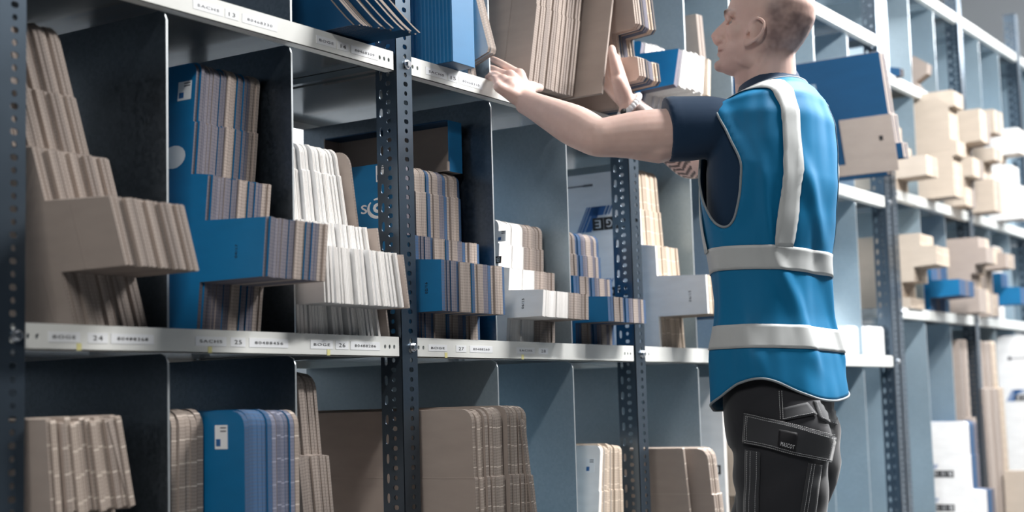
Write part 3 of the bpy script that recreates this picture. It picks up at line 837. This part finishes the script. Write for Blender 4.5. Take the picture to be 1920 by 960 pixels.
# ------------------------------------------------------------------ head space: x forward, y to his left, z up
HO = atD(1432, 60, 3.375)
fy = math.radians(104); pit = math.radians(13)
f0 = Vector((math.cos(fy), math.sin(fy), 0)); l0 = Vector((-f0.y, f0.x, 0))
HF = f0*math.cos(pit)+Vector((0, 0, math.sin(pit))); HU = -f0*math.sin(pit)+Vector((0, 0, math.cos(pit)))
HM = Matrix((HF, l0, HU)).transposed()
HS = .915
H = lambda x, y, z: HO+HM@Vector((x*HS, y*HS, z*HS))
HEAD = [  # z, front x, back x, half width
    (-.117, .070, .020, .016), (-.112, .088, -.005, .028), (-.100, .097, -.030, .041), (-.085, .094, -.050, .051), (-.068, .097, -.066, .058),
    (-.050, .095, -.079, .063), (-.030, .090, -.091, .067), (-.010, .090, -.101, .0705), (.010, .091, -.109, .0735), (.026, .098, -.114, .0755),
    (.045, .098, -.118, .0775), (.070, .093, -.117, .0770), (.092, .081, -.110, .0715), (.110, .062, -.095, .0600), (.122, .037, -.071, .0430), (.129, .008, -.042, .0230), (.1315, -.012, -.024, .006)]
def body_mesh():
    bm = bmesh.new()
    # torso core
    n = 40; rings = []
    zs = [.84, .90, .98, 1.06, 1.14, 1.22, 1.30, 1.38, 1.44, 1.48, 1.505, 1.525, 1.545, 1.56, 1.575]
    for z in zs: rings.append([bm.verts.new(torso(2*math.pi*k/n, z, -.016)) for k in range(n)])
    for A, B in zip(rings, rings[1:]):
        for k in range(n): bm.faces.new((A[k], A[(k+1) % n], B[(k+1) % n], B[k]))
    bm.faces.new(rings[0][::-1]); bm.faces.new(rings[-1])
    # neck
    nb = Vector((BX, BY-.012, 1.50))
    tube(bm, [nb, nb.lerp(H(-.028, 0, -.07), .5)+Vector((0, -.004, 0)), H(-.026, 0, -.065), H(-.02, 0, -.02)], [(.070, .068), (.057, .058), (.056, .058), (.054, .056)], 24, ref=(1, 0, 0))
    tube(bm, [nb+Vector((0, .035, .02)), H(.02, 0, -.085)], [(.045, .04), (.036, .036)], 16, ref=(1, 0, 0))
    for sd in (-1, 1):   # neck tendons
        tube(bm, [H(-.03, sd*.052, -.035), H(-.02, sd*.047, -.09), Vector((BX+sd*-.028, BY+.035, 1.535))], [.013, .014, .012], 10)
        tube(bm, [Vector((BX-sd*.045, BY-.03, 1.585)), Vector((BX-sd*.10, BY-.02, 1.530)), Vector((BX-sd*.16, BY-.0, 1.490))], [.026, .024, .02], 12)
    # skull and face
    n = 44; rings = []
    zz = [HEAD[0][0]+(HEAD[-1][0]-HEAD[0][0])*i/40 for i in range(41)]
    for z in zz:
        xf, xb, w = lerp_table(HEAD, z); xc = -.018 if z > -.03 else -.018+(z+.03)*-.35
        xc = min(xc, xf-.02); ring = []
        for k in range(n):
            a = 2*math.pi*k/n; c, s = math.cos(a), math.sin(a)
            e = .90 if c > 0 else 1.0
            r = (xf-xc) if c > 0 else (xc-xb)
            ring.append(bm.verts.new(H(xc+r*math.copysign(abs(c)**e, c), w*math.copysign(abs(s)**(.92), s), z)))
        rings.append(ring)
    for A, B in zip(rings, rings[1:]):
        for k in range(n): bm.faces.new((A[k], A[(k+1) % n], B[(k+1) % n], B[k]))
    bm.faces.new(rings[0][::-1]); bm.faces.new(rings[-1])
    # nose, brow, cheek, chin, lips
    tube(bm, [H(.090, 0, .018), H(.100, 0, .004), H(.109, 0, -.012), H(.117, 0, -.026), H(.112, 0, -.036)], [(.008, .009), (.009, .010), (.011, .011), (.012, .013), (.009, .011)], 14, ref=HF, round_end=True)
    for sd in (-1, 1):
        ball(bm, H(.101, sd*.013, -.032), (.011, .008, .009), rot=HM)
        tube(bm, [H(.096, sd*.010, .026), H(.092, sd*.034, .031), H(.074, sd*.056, .026)], [.0075, .0085, .006], 10, round_end=True)
        ball(bm, H(.056, sd*.043, -.014), (.026, .018, .026), rot=HM)
        ball(bm, H(.014, sd*.045, -.078), (.034, .012, .020), rot=HM)
    for sd in (-1, 1):   # eyelids
        tube(bm, [H(.0915, sd*.021, .013), H(.0955, sd*.028, .0175), H(.0945, sd*.036, .0175), H(.087, sd*.046, .012)], [.0035, .0042, .0042, .0035], 8, round_end=True)
        tube(bm, [H(.0915, sd*.021, .008), H(.0950, sd*.029, .0030), H(.0935, sd*.037, .0030), H(.087, sd*.046, .009)], [.0030, .0036, .0036, .0030], 8, round_end=True)
    ball(bm, H(.093, 0, -.098), (.013, .022, .013), rot=HM)
    ball(bm, H(.097, 0, -.020), (.014, .013, .018), rot=HM); ball(bm, H(.094, 0, -.002), (.010, .011, .016), rot=HM)
    tube(bm, [H(.078, .024, -.058), H(0.0980, .010, -.055), H(0.1010, 0, -.055), H(0.0980, -.010, -.055), H(.078, -.024, -.058)], [.004, .006, .006, .006, .004], 10, round_end=True)
    tube(bm, [H(.076, .022, -.068), H(0.0960, .010, -.069), H(0.0985, 0, -.069), H(0.0960, -.010, -.069), H(.076, -.022, -.068)], [.004, .0065, .007, .0065, .004], 10, round_end=True)
    # ears
    for sd in (-1, 1):
        E = lambda x, y, z: H(.010+1.1*(x*.95-z*.28), sd*(y-.001), -.020+1.1*(z*.95+x*.28))
        path = [(.012, .070, .008), (.012, .077, .022), (.002, .084, .033), (-.014, .090, .030), (-.022, .092, .015), (-.020, .090, -.002), (-.012, .084, -.016), (-.002, .077, -.028), (.006, .073, -.030), (.010, .070, -.022)]
        pts = spline([E(*p) for p in path], 4)
        tube(bm, pts, [.0042]*len(pts), 8, round_end=True)
        ball(bm, E(-.004, .075, .004), (.013, .0045, .021), rot=HM@Matrix.Rotation(sd*.35, 3, 'Z'))
        ball(bm, E(.002, .074, -.024), (.009, .005, .009), rot=HM)
        ball(bm, E(.013, .072, -.004), (.004, .006, .008), rot=HM)
    # arms
    def arm(S, E, Wr, out, wref):
        up = (E-S); pts = [S-up.normalized()*.05, S, S+up*.35, S+up*.62, S+up*.86, E, E+(Wr-E)*.16, E+(Wr-E)*.34, E+(Wr-E)*.62, E+(Wr-E)*.86, Wr]
        rr = [.040, .046, .053, .054, .046, .042, .045, .0455, .038, .031, .029]
        k = spline(pts, 4); kr = [float(x[0]) for x in spline([(r,) for r in rr], 4)]
        tube(bm, k, kr, 20)
        ball(bm, S, .046)
        b = (E-S).normalized()
        tube(bm, [S+up*.25+out*.014, S+up*.5+out*.024, S+up*.75+out*.018], [.035, .042, .032], 14, round_end=True)   # biceps / triceps
        ball(bm, E+out*-.008-b*-.006, .036)
    arm(S_L+Vector((0, 0, -.014)), E_L, W_L, Vector((0, 0, -1)), None)
    arm(S_R, E_R, W_R, Vector((0, 0, -1)), None)
    # hands
    def finger(pts, r0, r1):
        k = spline(pts, 4); n_ = len(k)
        tube(bm, k, [r0+(r1-r0)*i/(n_-1) for i in range(n_)], 12, round_end=True)
    # left: back of the hand to the viewer, fingers going in along the pack, thumb across its front edge
    q = lambda x, y, d: onY(x, y, d)
    LK = [q(974, 139, -.050), q(957, 142, -.046), q(943, 150, -.044), q(935, 163, -.048)]
    for p, r in zip(LK, (.0145, .015, .0145, .013)):
        tube(bm, [W_L.lerp(p, -.05), W_L.lerp(p, .4), W_L.lerp(p, .8), p], [.021, .019, r*1.12, r], 12, round_end=True)
    finger([LK[0], q(952, 126, -.018), q(938, 118, .012), q(924, 111, .040)], .0105, .0080)
    finger([LK[1], q(938, 136, -.014), q(926, 130, .014), q(912, 126, .040)], .0108, .0082)
    finger([LK[2], q(931, 142, -.020), q(922, 140, .004), q(912, 138, .026)], .0104, .0080)
    finger([LK[3], q(929, 149, -.030), q(922, 146, -.010), q(914, 145, .010)], .0094, .0074)
    tube(bm, [W_L, q(990, 165, -.070), q(1000, 163, -.064)], [.020, .019, .014], 12, round_end=True)
    finger([q(992, 168, -.068), q(1003, 164, -.060), q(1012, 165, -.052)], .0135, .0105)
    ball(bm, q(960, 165, -.060), (.026, .018, .026))
    # right: palm against the far side of the pack, thumb up
    RK = [Vector((1.793, -.085, 1.768)), Vector((1.800, -.066, 1.757)), Vector((1.805, -.048, 1.744)), Vector((1.808, -.034, 1.728))]
    for p, r in zip(RK, (.0145, .015, .0145, .013)):
        tube(bm, [W_R.lerp(p, -.05), W_R.lerp(p, .4), W_R.lerp(p, .8), p], [.021, .019, r*1.15, r], 12, round_end=True)
    for p, L, r in zip(RK, (.078, .086, .08, .062), (.0105, .0108, .0104, .0094)):
        d = Vector((.10, .72, .62)).normalized()
        finger([p, p+d*L*.45, p+(d+Vector((-.12, .1, -.1))).normalized()*L*.75, p+(d+Vector((-.2, .15, -.2))).normalized()*L], r, r*.78)
    tb = q(1158, 150, -.132)
    tube(bm, [W_R, W_R.lerp(tb, .6)+Vector((.004, 0, 0)), tb], [.022, .022, .016], 12, round_end=True)
    finger([q(1160, 158, -.128), q(1154, 128, -.132), q(1149, 105, -.130), q(1147, 91, -.126)], .0150, .0098)
    return bake('body', bm, M['skin'], .0034, 4, .5)
bme = body_mesh()
_c = np.empty(len(bme.vertices)*3); bme.vertices.foreach_get('co', _c); _c = _c.reshape(-1, 3)
_h = (_c-np.array(HO))@np.array(HM.inverted()).T/HS
_d = np.zeros(len(_c))
for sd in (-1, 1):
    _d += -.0105*np.exp(-(((_h[:, 1]-sd*.034)/.017)**2+((_h[:, 2]-.010)/.011)**2))*(_h[:, 0] > .03)      # sockets
    _d += -.0060*np.exp(-(((_h[:, 1]-sd*.050)/.016)**2+((_h[:, 2]+.052)/.020)**2))*(_h[:, 0] > .03)      # hollow under the cheekbone
    _d += -.0055*np.exp(-(((_h[:, 1]-sd*.026)/.006)**2+((_h[:, 2]+.040)/.016)**2))*(_h[:, 0] > .05)      # fold beside the nose
bme.vertices.foreach_set('co', (_c+np.outer(_d, np.array(HF))).ravel()); bme.update()
# ------------------------------------------------------------------ skin colouring: cropped hair stubble, brows, lips, beard shadow, tattooed right arm
co = np.empty(len(bme.vertices)*3); bme.vertices.foreach_get('co', co); co = co.reshape(-1, 3)
HMi = np.array(HM.inverted())
hl = (co-np.array(HO))@HMi.T/HS
paint = np.ones((len(co), 4))
x, y, z = hl.T
def g(cx, cy, cz, sx, sy, sz): return np.exp(-(((x-cx)/sx)**2+((np.abs(y)-cy)/sy)**2+((z-cz)/sz)**2))
nzv = np.array([mnoise.noise(Vector(p)*38)+.5*mnoise.noise(Vector(p)*110) for p in co])
inhead = (z > -.14) & (np.abs(y) < .2) & (np.abs(x) < .2) & (co[:, 2] > 1.56)
ear = (np.abs(y) > .079) & (np.abs(x-.010) < .05) & (np.abs(z+.02) < .055)
def S(a, b, v): t = np.clip((v-a)/(b-a), 0, 1); return t*t*(3-2*t)
hair = S(.010, -.040, x)*S(.118, .040, z+.2*(-x-.03).clip(0))*S(-.085, -.035, z+.55*x+.03)
hair *= np.clip(.80+.45*nzv, 0, 1.1)
hair = np.where(inhead & ~ear, hair, 0)
top = np.where(inhead & ~ear, S(.045, .0, x)*S(.06, .09, z)*.22, 0)
def blend(mask, col):
    for i in range(3): paint[:, i] = paint[:, i]*(1-mask)+paint[:, i]*col[i]*mask
blend(np.clip(hair, 0, 1)*.92, (.28, .27, .30)); blend(top, (.6, .6, .62))
beard = np.where(inhead, S(-.035, -.075, z)*S(-.015, .03, x), 0); blend(beard*.45, (.62, .58, .60))
brow = np.where(inhead, g(.095, .032, .030, .03, .022, .0075), 0); blend(np.clip(brow*1.6-.2, 0, 1), (.16, .12, .11))
mouth = np.where(inhead, g(.090, .016, -.0625, .02, .012, .0028), 0); blend(np.clip(mouth*1.3, 0, 1)*.8, (.35, .22, .2))
lips = np.where(inhead, g(.092, .0, -.062, .012, .022, .007), 0); blend(np.clip(lips, 0, 1)*.6, (.85, .55, .55))
nose = np.where(inhead, g(.114, 0, -.028, .016, .016, .016), 0); blend(np.clip(nose, 0, 1)*.35, (1.05, .68, .68))
eye = np.where(inhead, g(.088, .033, .011, .006, .010, .0035), 0); blend(np.clip(eye*1.0, 0, 1)*.6, (.35, .3, .3))
# tattoo bands around the right forearm and elbow
ax = np.array(W_R-E_R); L = np.linalg.norm(ax); ax /= L
rel = co-np.array(E_R); tt = rel@ax; rad = rel-np.outer(tt, ax)
dist = np.linalg.norm(rad, axis=1)
u1 = np.cross(ax, [0, 0, 1]); u1 /= np.linalg.norm(u1); u2 = np.cross(ax, u1)
an = np.arctan2(rad@u2, rad@u1)
onfa = (dist < .07) & (tt > -.06) & (tt < L*.90)
zig = np.abs(((an*3/np.pi+5) % 1)-.5)*2
low = (tt < L*.38) & (np.sin(tt*420+zig*5.0) > -.1)
tri = (tt > L*.70) & (zig > (L*.9-tt)/(L*.2))
bar = (tt > L*.40) & (tt <= L*.68) & (np.abs(np.sin(an*2.5)) < .28) & (np.sin(tt*90) > -.5)
blend(np.where(onfa & (low | tri | bar), .9, 0), (.10, .10, .11))
# nails / knuckles stay plain; write the layer
ca = bme.attributes.new('paint', 'FLOAT_COLOR', 'POINT'); ca.data.foreach_set('color', paint.ravel())
person = link('person', bme)
tag(person, 'bald person in blue reflective vest reaching up to a brown carton pack', 'person')

# eyes (own meshes, set in the sockets)
for sd in (-1, 1):
    bm = bmesh.new(); ball(bm, H(.0760, sd*.033, .0105), .0092, 16, 12)
    e = link('eyeball', mesh_of(bm, 'eyeball', M['eyewhite'], True), person)
    bm = bmesh.new(); ball(bm, H(.0825, sd*.0345, .0105), (.0035, .0055, .0055), 12, 8, HM)
    link('iris', mesh_of(bm, 'iris', M['ink'], True), e)

# ------------------------------------------------------------------ shirt
def shirt_mesh():
    bm = bmesh.new(); n = 48; rings = []
    zs = [.98, 1.0, 1.05, 1.15, 1.25, 1.33, 1.40, 1.45, 1.48, 1.50, 1.515, 1.53, 1.545, 1.56, 1.580, 1.595]
    for z_ in zs: rings.append([bm.verts.new(torso(2*math.pi*k/n, z_, .001)) for k in range(n)])
    for A, B in zip(rings, rings[1:]):
        for k in range(n): bm.faces.new((A[k], A[(k+1) % n], B[(k+1) % n], B[k]))
    bm.faces.new(rings[0][::-1]); bm.faces.new(rings[-1])
    for S_, E_, sd in ((S_L, E_L, -1), (S_R, E_R, 1)):
        d = (E_-S_).normalized(); C = S_+d*.105
        back = Vector((BX+sd*.10, BY-.01, S_.z-.025))
        pts = [back, S_.lerp(back, .45)+Vector((0, 0, .002)), S_+Vector((0, 0, -.006)), S_+d*.055+Vector((0, 0, -.004)), C]
        k = spline(pts, 4)
        rr = [float(v[0]) for v in spline([(.042,), (.053,), (.062,), (.067,), (.0675,)], 4)]
        ball(bm, S_+Vector((-sd*.012, -.004, -.002)), (.054, .060, .058))
        rings = tube(bm, k, [(r*1.06, r*.92) for r in rr], 28, ref=(0, 0, 1))
        tube(bm, [C-d*.024, C-d*.021, C-d*.002, C], [(.0685, .059), (.0715, .0625), (.0710, .0620), (.0675, .0585)], 28, ref=(0, 0, 1))   # turned-up cuff
    me = bake('shirt', bm, M['shirt'], .005, 3, .5)
    return me
shirt_col = True
shirt = link('shirt', shirt_mesh(), person); tag(shirt, 'navy short-sleeved shirt under the vest')

bm = bmesh.new()
R_ = [[bm.verts.new(torso(2*math.pi*k/48, zc_, of_)) for k in range(48)] for zc_, of_ in ((1.572, .004), (1.590, .0055), (1.606, .005), (1.608, .002), (1.595, .0), (1.575, -.001))]
for A, B in zip(R_, R_[1:]):
    for k in range(48): bm.faces.new((A[k], A[(k+1) % 48], B[(k+1) % 48], B[k]))
link('collar', mesh_of(bm, 'collar', M['shirt'], True), shirt)
# ------------------------------------------------------------------ vest: a grid over the torso with cut-out armholes
def folds(th, z):
    v = Vector((math.cos(th)*2.2, math.sin(th)*2.2, z*5.2))
    w = mnoise.noise(v)*.006+mnoise.noise(Vector((math.cos(th)*5, math.sin(th)*5, z*4+3)))*.0030
    tb = th if th >= 0 else th+2*math.pi
    bk = sm(2.9, 3.6, tb)*sm(6.2, 5.6, tb)
    q = 6*tb+13.6*z+1.6*mnoise.noise(v*.8)
    w += bk*.0085*max(0, math.sin(q))**2.5*sm(1.50, 1.36, z)*sm(.93, 1.0, z)
    w += (1-bk)*.0045*max(0, math.sin(4*tb-15*z+2*mnoise.noise(v)))**3*sm(1.36, 1.2, z)
    w += .0040*math.sin(tb*7+z*3)*sm(1.18, .98, z)
    return w
def hem(th):
    dl = (math.cos(th-math.radians(195))+1)/2; dr = (math.cos(th-math.radians(-15))+1)/2
    df = (math.cos(th-math.radians(100))+1)/2
    return .893+.052*max(dl**9, dr**9)-.014*df**6
def voff(z): return .007+.009*sm(1.16, .92, z)+.003*sm(1.40, 1.30, z)*sm(1.16, 1.25, z)
def vest_pt(th, z, ex=0.0): return torso(th, z, voff(z)+ex+folds(th, z)*sm(1.58, 1.52, z))
NV, NU = 92, 150
AH = []   # armholes: centre y, centre z, ry, rz, side
def hole(p, sd):
    xl = (p.x-BX)*sd
    if xl < .163: return 9
    yc = BY+.030+(p.z-1.40)*.12+max(0, p.z-1.40)*.30
    if sd > 0: yc += .055
    zr = .172 if p.z > 1.43 else .165
    wd = .066 if p.z > 1.40 else .066-.012*(1.40-p.z)/.14
    return ((p.y-yc)/wd)**2+((p.z-1.430)/zr)**2
bm = bmesh.new(); grid = []
for j in range(NV+1):
    v = j/NV; row = []
    for i in range(NU):
        th = 2*math.pi*i/NU; h0 = hem(th)
        zz = h0+(1.578-h0)*(1-(1-v)**1.25)
        p = vest_pt(th, zz)
        for sd in (-1, 1):
            if (p.x-BX)*sd > .10:
                hv = hole(Vector((BX+sd*.2, p.y, p.z)), sd)
                p = p+Vector((sd, 0, .25)).normalized()*(.014*sm(2.2, .9, hv)*sm(.10, .16, (p.x-BX)*sd)*sm(1.255, 1.32, p.z)*(1 if sd < 0 else .5))
        row.append(bm.verts.new(p))
    grid.append(row)
for j in range(NV):
    for i in range(NU):
        q4 = (grid[j][i], grid[j][(i+1) % NU], grid[j+1][(i+1) % NU], grid[j+1][i])
        c = sum((v.co for v in q4), Vector())/4
        if hole(c, -1) < 1 or hole(c, 1) < 1: continue
        bm.faces.new(q4)
for v in [v for v in bm.verts if not v.link_faces]: bm.verts.remove(v)
# order the boundary loops, relax them, keep for piping
loops = []; be = [e for e in bm.edges if len(e.link_faces) == 1]; seen = set()
for e in be:
    if e in seen: continue
    lp = [e.verts[0], e.verts[1]]; seen.add(e)
    while True:
        nx = [f for f in lp[-1].link_edges if len(f.link_faces) == 1 and f not in seen]
        if not nx: break
        seen.add(nx[0]); lp.append(nx[0].other_vert(lp[-1]))
    if lp[0] == lp[-1]: lp.pop()
    loops.append(lp)
for lp in loops:
    if len(lp) in (NU,): continue
    for it in range(14):
        P = [v.co.copy() for v in lp]
        for i, v in enumerate(lp): v.co = P[i]*.4+(P[i-1]+P[(i+1) % len(P)])*.3
loopco = [[v.co.copy() for v in lp] for lp in loops]
vme = mesh_of(bm, 'vest', M['vest'], True)
vest = link('vest', vme, person); tag(vest, 'sleeveless bright blue high-visibility vest')
so = vest.modifiers.new('thickness', 'SOLIDIFY'); so.thickness = .0022; so.offset = -1
for lc in loopco:
    bm = bmesh.new(); tube(bm, lc, .0027, 8, closed=True)
    link('piping', mesh_of(bm, 'piping', M['piping'], True), vest)
def strip(name, fn, nu, nv, closed=True):
    bm = bmesh.new(); R = [[bm.verts.new(fn(i/(nu if closed else nu-1), j/(nv-1))) for i in range(nu)] for j in range(nv)]
    for j in range(nv-1):
        for i in range(nu if closed else nu-1): bm.faces.new((R[j][i], R[j][(i+1) % nu], R[j+1][(i+1) % nu], R[j+1][i]))
    o = link(name, mesh_of(bm, name, M['reflex'], True), vest)
    s_ = o.modifiers.new('thickness', 'SOLIDIFY'); s_.thickness = .0010; s_.offset = 1
    return o
for zc in (1.197, 1.030):
    tag(strip('reflective_stripe', lambda u, v, zc=zc: vest_pt(2*math.pi*u, zc-.0255+.051*v+.006*math.sin(2*math.pi*u-1.2), .0012), 180, 8), 'silver reflective band around the vest')
def over(x0t, x0b, sd):
    """line up the back, over the shoulder and down the front at about constant x"""
    out = []
    def at(z, front):
        x0 = x0b+(x0t-x0b)*(z-1.22)/.34
        lo, hi = (math.pi/2, math.pi) if sd < 0 else (0, math.pi/2)
        best = None
        for i in range(110):
            th = lo+(hi-lo)*i/109
            if not front: th = -th
            p = vest_pt(th, z, .0045 if sd < 0 else .0015); d = abs((p.x-BX)*sd-x0)
            if best is None or d < best[0]: best = (d, p)
        return best
    zs = [1.222+i*.004 for i in range(90)]
    for z_ in zs:
        d, p = at(z_, False)
        if d < .004: out.append(p)
    fr = []
    for z_ in zs:
        d, p = at(z_, True)
        if d < .004: fr.append(p)
    out += fr[::-1]
    # resample
    L_ = [0]
    for a, b in zip(out, out[1:]): L_.append(L_[-1]+(b-a).length)
    res = []
    for k in range(90):
        t = L_[-1]*k/89; i = 0
        while i < len(L_)-2 and L_[i+1] < t: i += 1
        f = (t-L_[i])/max(1e-9, L_[i+1]-L_[i]); res.append(out[i].lerp(out[i+1], f))
    return res
for sd in (-1, 1):
    ln = [over(.150-.0125*k, .166-.0125*k, sd) for k in range(5)]
    bm = bmesh.new(); R = [[bm.verts.new(p) for p in l_] for l_ in ln]
    for a_, b_ in zip(R, R[1:]):
        for i in range(89): bm.faces.new((a_[i], a_[i+1], b_[i+1], b_[i]))
    o = link('shoulder_stripe', mesh_of(bm, 'shoulder_stripe', M['reflex'], True), vest)
    s_ = o.modifiers.new('thickness', 'SOLIDIFY'); s_.thickness = .0010; s_.offset = 1

# ------------------------------------------------------------------ trousers, shoes
def trouser_mesh():
    bm = bmesh.new(); n = 40; rings = []
    for z_, k in ((.80, .0), (.86, .002), (.92, .004), (.98, .002), (1.04, 0)):
        rings.append([bm.verts.new(torso(2*math.pi*i/n, z_, -.010+k)) for i in range(n)])
    for A, B in zip(rings, rings[1:]):
        for i in range(n): bm.faces.new((A[i], A[(i+1) % n], B[(i+1) % n], B[i]))
    bm.faces.new(rings[0][::-1]); bm.faces.new(rings[-1])
    for sx, dy, ky in ((-.085, -.030, -.030), (.085, .015, .075)):
        P = [(BX+sx, BY+.005, .90), (BX+sx, BY+dy-.008, .84), (BX+sx*1.02, BY+dy-.006, .74), (BX+sx*1.02, BY+ky-.006, .62), (BX+sx*1.03, BY+ky+.006, .50), (BX+sx*1.03, BY+ky-.012, .36), (BX+sx*1.03, BY+ky-.02, .20), (BX+sx*1.03, BY+ky-.015, .075)]
        rr = [(.080, .090), (.092, .108), (.092, .103), (.085, .094), (.079, .087), (.078, .084), (.076, .082), (.078, .086)]
        tube(bm, spline(P, 4), [tuple(v) for v in spline(rr, 4)], 32, ref=(1, 0, 0))
    return bake('trousers', bm, M['trouser'], .006, 5, .5)
tme = trouser_mesh()
tn = [v.normal.copy() for v in tme.vertices]; tc = [v.co.copy() for v in tme.vertices]; tnew = []
for p, nrm in zip(tc, tn):   # soft creases
    tnew += list(p+nrm*(.0045*mnoise.noise(Vector((p.x*9, p.y*9, p.z*13)))+.0025*math.sin(p.z*60+p.y*25+3*mnoise.noise(p*6))))
tme.vertices.foreach_set('co', tnew); tme.update()
trousers = link('trousers', tme, person); tag(trousers, 'charcoal work trousers with white stitching')
bv = BVHTree.FromPolygons([v.co for v in tme.vertices], [list(p.vertices) for p in tme.polygons])
def surf(px, py, off=.003):
    d = Vector(ray(px, py)).normalized(); hit = bv.ray_cast(Vector(CAM), d)
    if hit[0] is None: return None
    return hit[0]+hit[1]*off
def quadpatch(name, mat, c, off, parent, nu=18, nv=8, th=.004):
    (ax_, ay), (bx_, by_), (cx_, cy_), (dx, dy) = c; rows = []
    for j in range(nv):
        v = j/(nv-1); row = []
        for i in range(nu):
            u = i/(nu-1)
            px = (ax_*(1-u)+bx_*u)*(1-v)+(dx*(1-u)+cx_*u)*v; py = (ay*(1-u)+by_*u)*(1-v)+(dy*(1-u)+cy_*u)*v
            row.append(surf(px, py, off))
        rows.append(row)
    bm = bmesh.new(); V = [[bm.verts.new(p) if p else None for p in r] for r in rows]
    for j in range(nv-1):
        for i in range(nu-1):
            f = [V[j][i], V[j][i+1], V[j+1][i+1], V[j+1][i]]
            if all(f): bm.faces.new(f)
    o = link(name, mesh_of(bm, name, mat, True), parent)
    s_ = o.modifiers.new('thickness', 'SOLIDIFY'); s_.thickness = th; s_.offset = -1
    return o
def stitch(lines, off, parent, step=3.4, dash=.62, r=.00055):
    bm = bmesh.new()
    for ln in lines:
        for (x0, y0), (x1, y1) in zip(ln, ln[1:]):
            L_ = math.hypot(x1-x0, y1-y0); k = max(1, int(L_/step))
            for i in range(k):
                a_, b_ = surf(x0+(x1-x0)*i/k, y0+(y1-y0)*i/k, off), surf(x0+(x1-x0)*(i+dash)/k, y0+(y1-y0)*(i+dash)/k, off)
                if a_ and b_ and (a_-b_).length < .02: tube(bm, [a_, b_], r, 5)
    return link('stitching', mesh_of(bm, 'stitching', M['thread']), parent)
fl = quadpatch('pocket_flap', M['trouser2'], ((1398, 774), (1562, 819), (1552, 866), (1397, 831)), .009, trousers, 26, 10, .006)
stitch([[(1402, 779), (1558, 822)], [(1402, 826), (1550, 861)], [(1402, 779), (1401, 828)], [(1405, 781), (1405, 826)], [(1555, 822), (1546, 860)], [(1402, 830), (1551, 865)], [(1398, 774), (1562, 817)]], .0098, fl)
quadpatch('leg_panel', M['trouser2'], ((1401, 843), (1427, 848), (1424, 966), (1398, 966)), .003, trousers, 6, 20)
quadpatch('leg_panel', M['trouser2'], ((1516, 868), (1540, 872), (1528, 966), (1500, 966)), .003, trousers, 6, 20)
quadpatch('hammer_loop', M['trouser2'], ((1467, 766), (1512, 756), (1529, 778), (1468, 790)), .006, trousers, 10, 6)
quadpatch('back_pocket', M['trouser2'], ((1524, 752), (1570, 750), (1567, 797), (1535, 786)), .004, trousers, 10, 8)
stitch([[(1405, 846), (1402, 960)], [(1411, 847), (1408, 960)], [(1422, 848), (1419, 960)], [(1519, 870), (1505, 960)], [(1524, 870), (1511, 960)], [(1536, 872), (1526, 960)],
        [(1460, 735), (1464, 788)], [(1465, 735), (1469, 788)], [(1527, 756), (1538, 785), (1566, 795)], [(1470, 787), (1526, 776)]], .0072, trousers)
pt = quadpatch('woven_patch', M['patch'], ((1463, 807), (1494, 813), (1489, 844), (1460, 837)), .0102, trousers, 8, 8, .0015)
tag(pt, 'small black patch with silver lettering')
# lettering on the patch follows its plane
c0, c1, c2 = surf(1465, 832, .0105), surf(1488, 837, .0105), surf(1476.5, 822, .0105)
xd = (c1-c0).normalized(); yd = (c2-(c0+c1)/2); yd = (yd-xd*yd.dot(xd)).normalized()
text_at('MASCOT', M['whiteink'], pt, (c0+c1)/2+(xd.cross(yd))*.0035, xd, yd, (c1-c0).length*.98, .0085)
for sx, ky in ((-.0875, -.045), (.0875, .060)):
    bm = bmesh.new(); X0, Y0 = BX+sx, BY+ky
    P = [(X0, Y0-.085, .040), (X0, Y0-.06, .050), (X0, Y0, .055), (X0, Y0+.08, .046), (X0, Y0+.15, .036), (X0, Y0+.19, .028)]
    tube(bm, spline(P, 4), [tuple(v) for v in spline([(.034, .030), (.046, .038), (.052, .040), (.048, .048), (.036, .046), (.022, .028)], 4)], 20, ref=(0, 0, 1))
    for v in bm.verts: v.co.z = max(v.co.z, .012)
    s1 = link('shoe', mesh_of(bm, 'shoe', M['leather'], True), person)
    bm = bmesh.new()
    out = [(X0+.050*math.cos(a)*(1 if math.sin(a) < .3 else .95), Y0+.055+.15*math.sin(a)) for a in [2*math.pi*i/28 for i in range(28)]]
    A = [bm.verts.new((a, b, 0)) for a, b in out]; B = [bm.verts.new((a, b, .022)) for a, b in out]
    bm.faces.new(A); bm.faces.new(B[::-1])
    for i in range(28): bm.faces.new((A[i], A[(i+1) % 28], B[(i+1) % 28], B[i]))
    link('sole', mesh_of(bm, 'sole', M['ink']), s1)
# ------------------------------------------------------------------ bracelet on the right wrist: ribbed white band with a black clasp
bx_ = (E_R-W_R).normalized(); cB = W_R+bx_*.012
v1 = bx_.cross(Vector((0, 0, 1))).normalized(); v2 = bx_.cross(v1)
bm = bmesh.new()
for i in range(26):
    a_ = 2*math.pi*i/26
    ball(bm, cB+v1*(.034*math.cos(a_))+v2*(.034*math.sin(a_)), .0078, 8, 6)
br = link('bracelet', mesh_of(bm, 'bracelet', M['bracelet'], True), person); tag(br, 'ribbed white bracelet with a black clasp on the right wrist')
bm = bmesh.new(); cc = cB+(v2*-.0325 if v2.z > 0 else v2*.0325); ball(bm, cc+Vector((-.012, -.012, .004)), (.011, .009, .009), 10, 8)
link('clasp', mesh_of(bm, 'clasp', M['ink'], True), br)
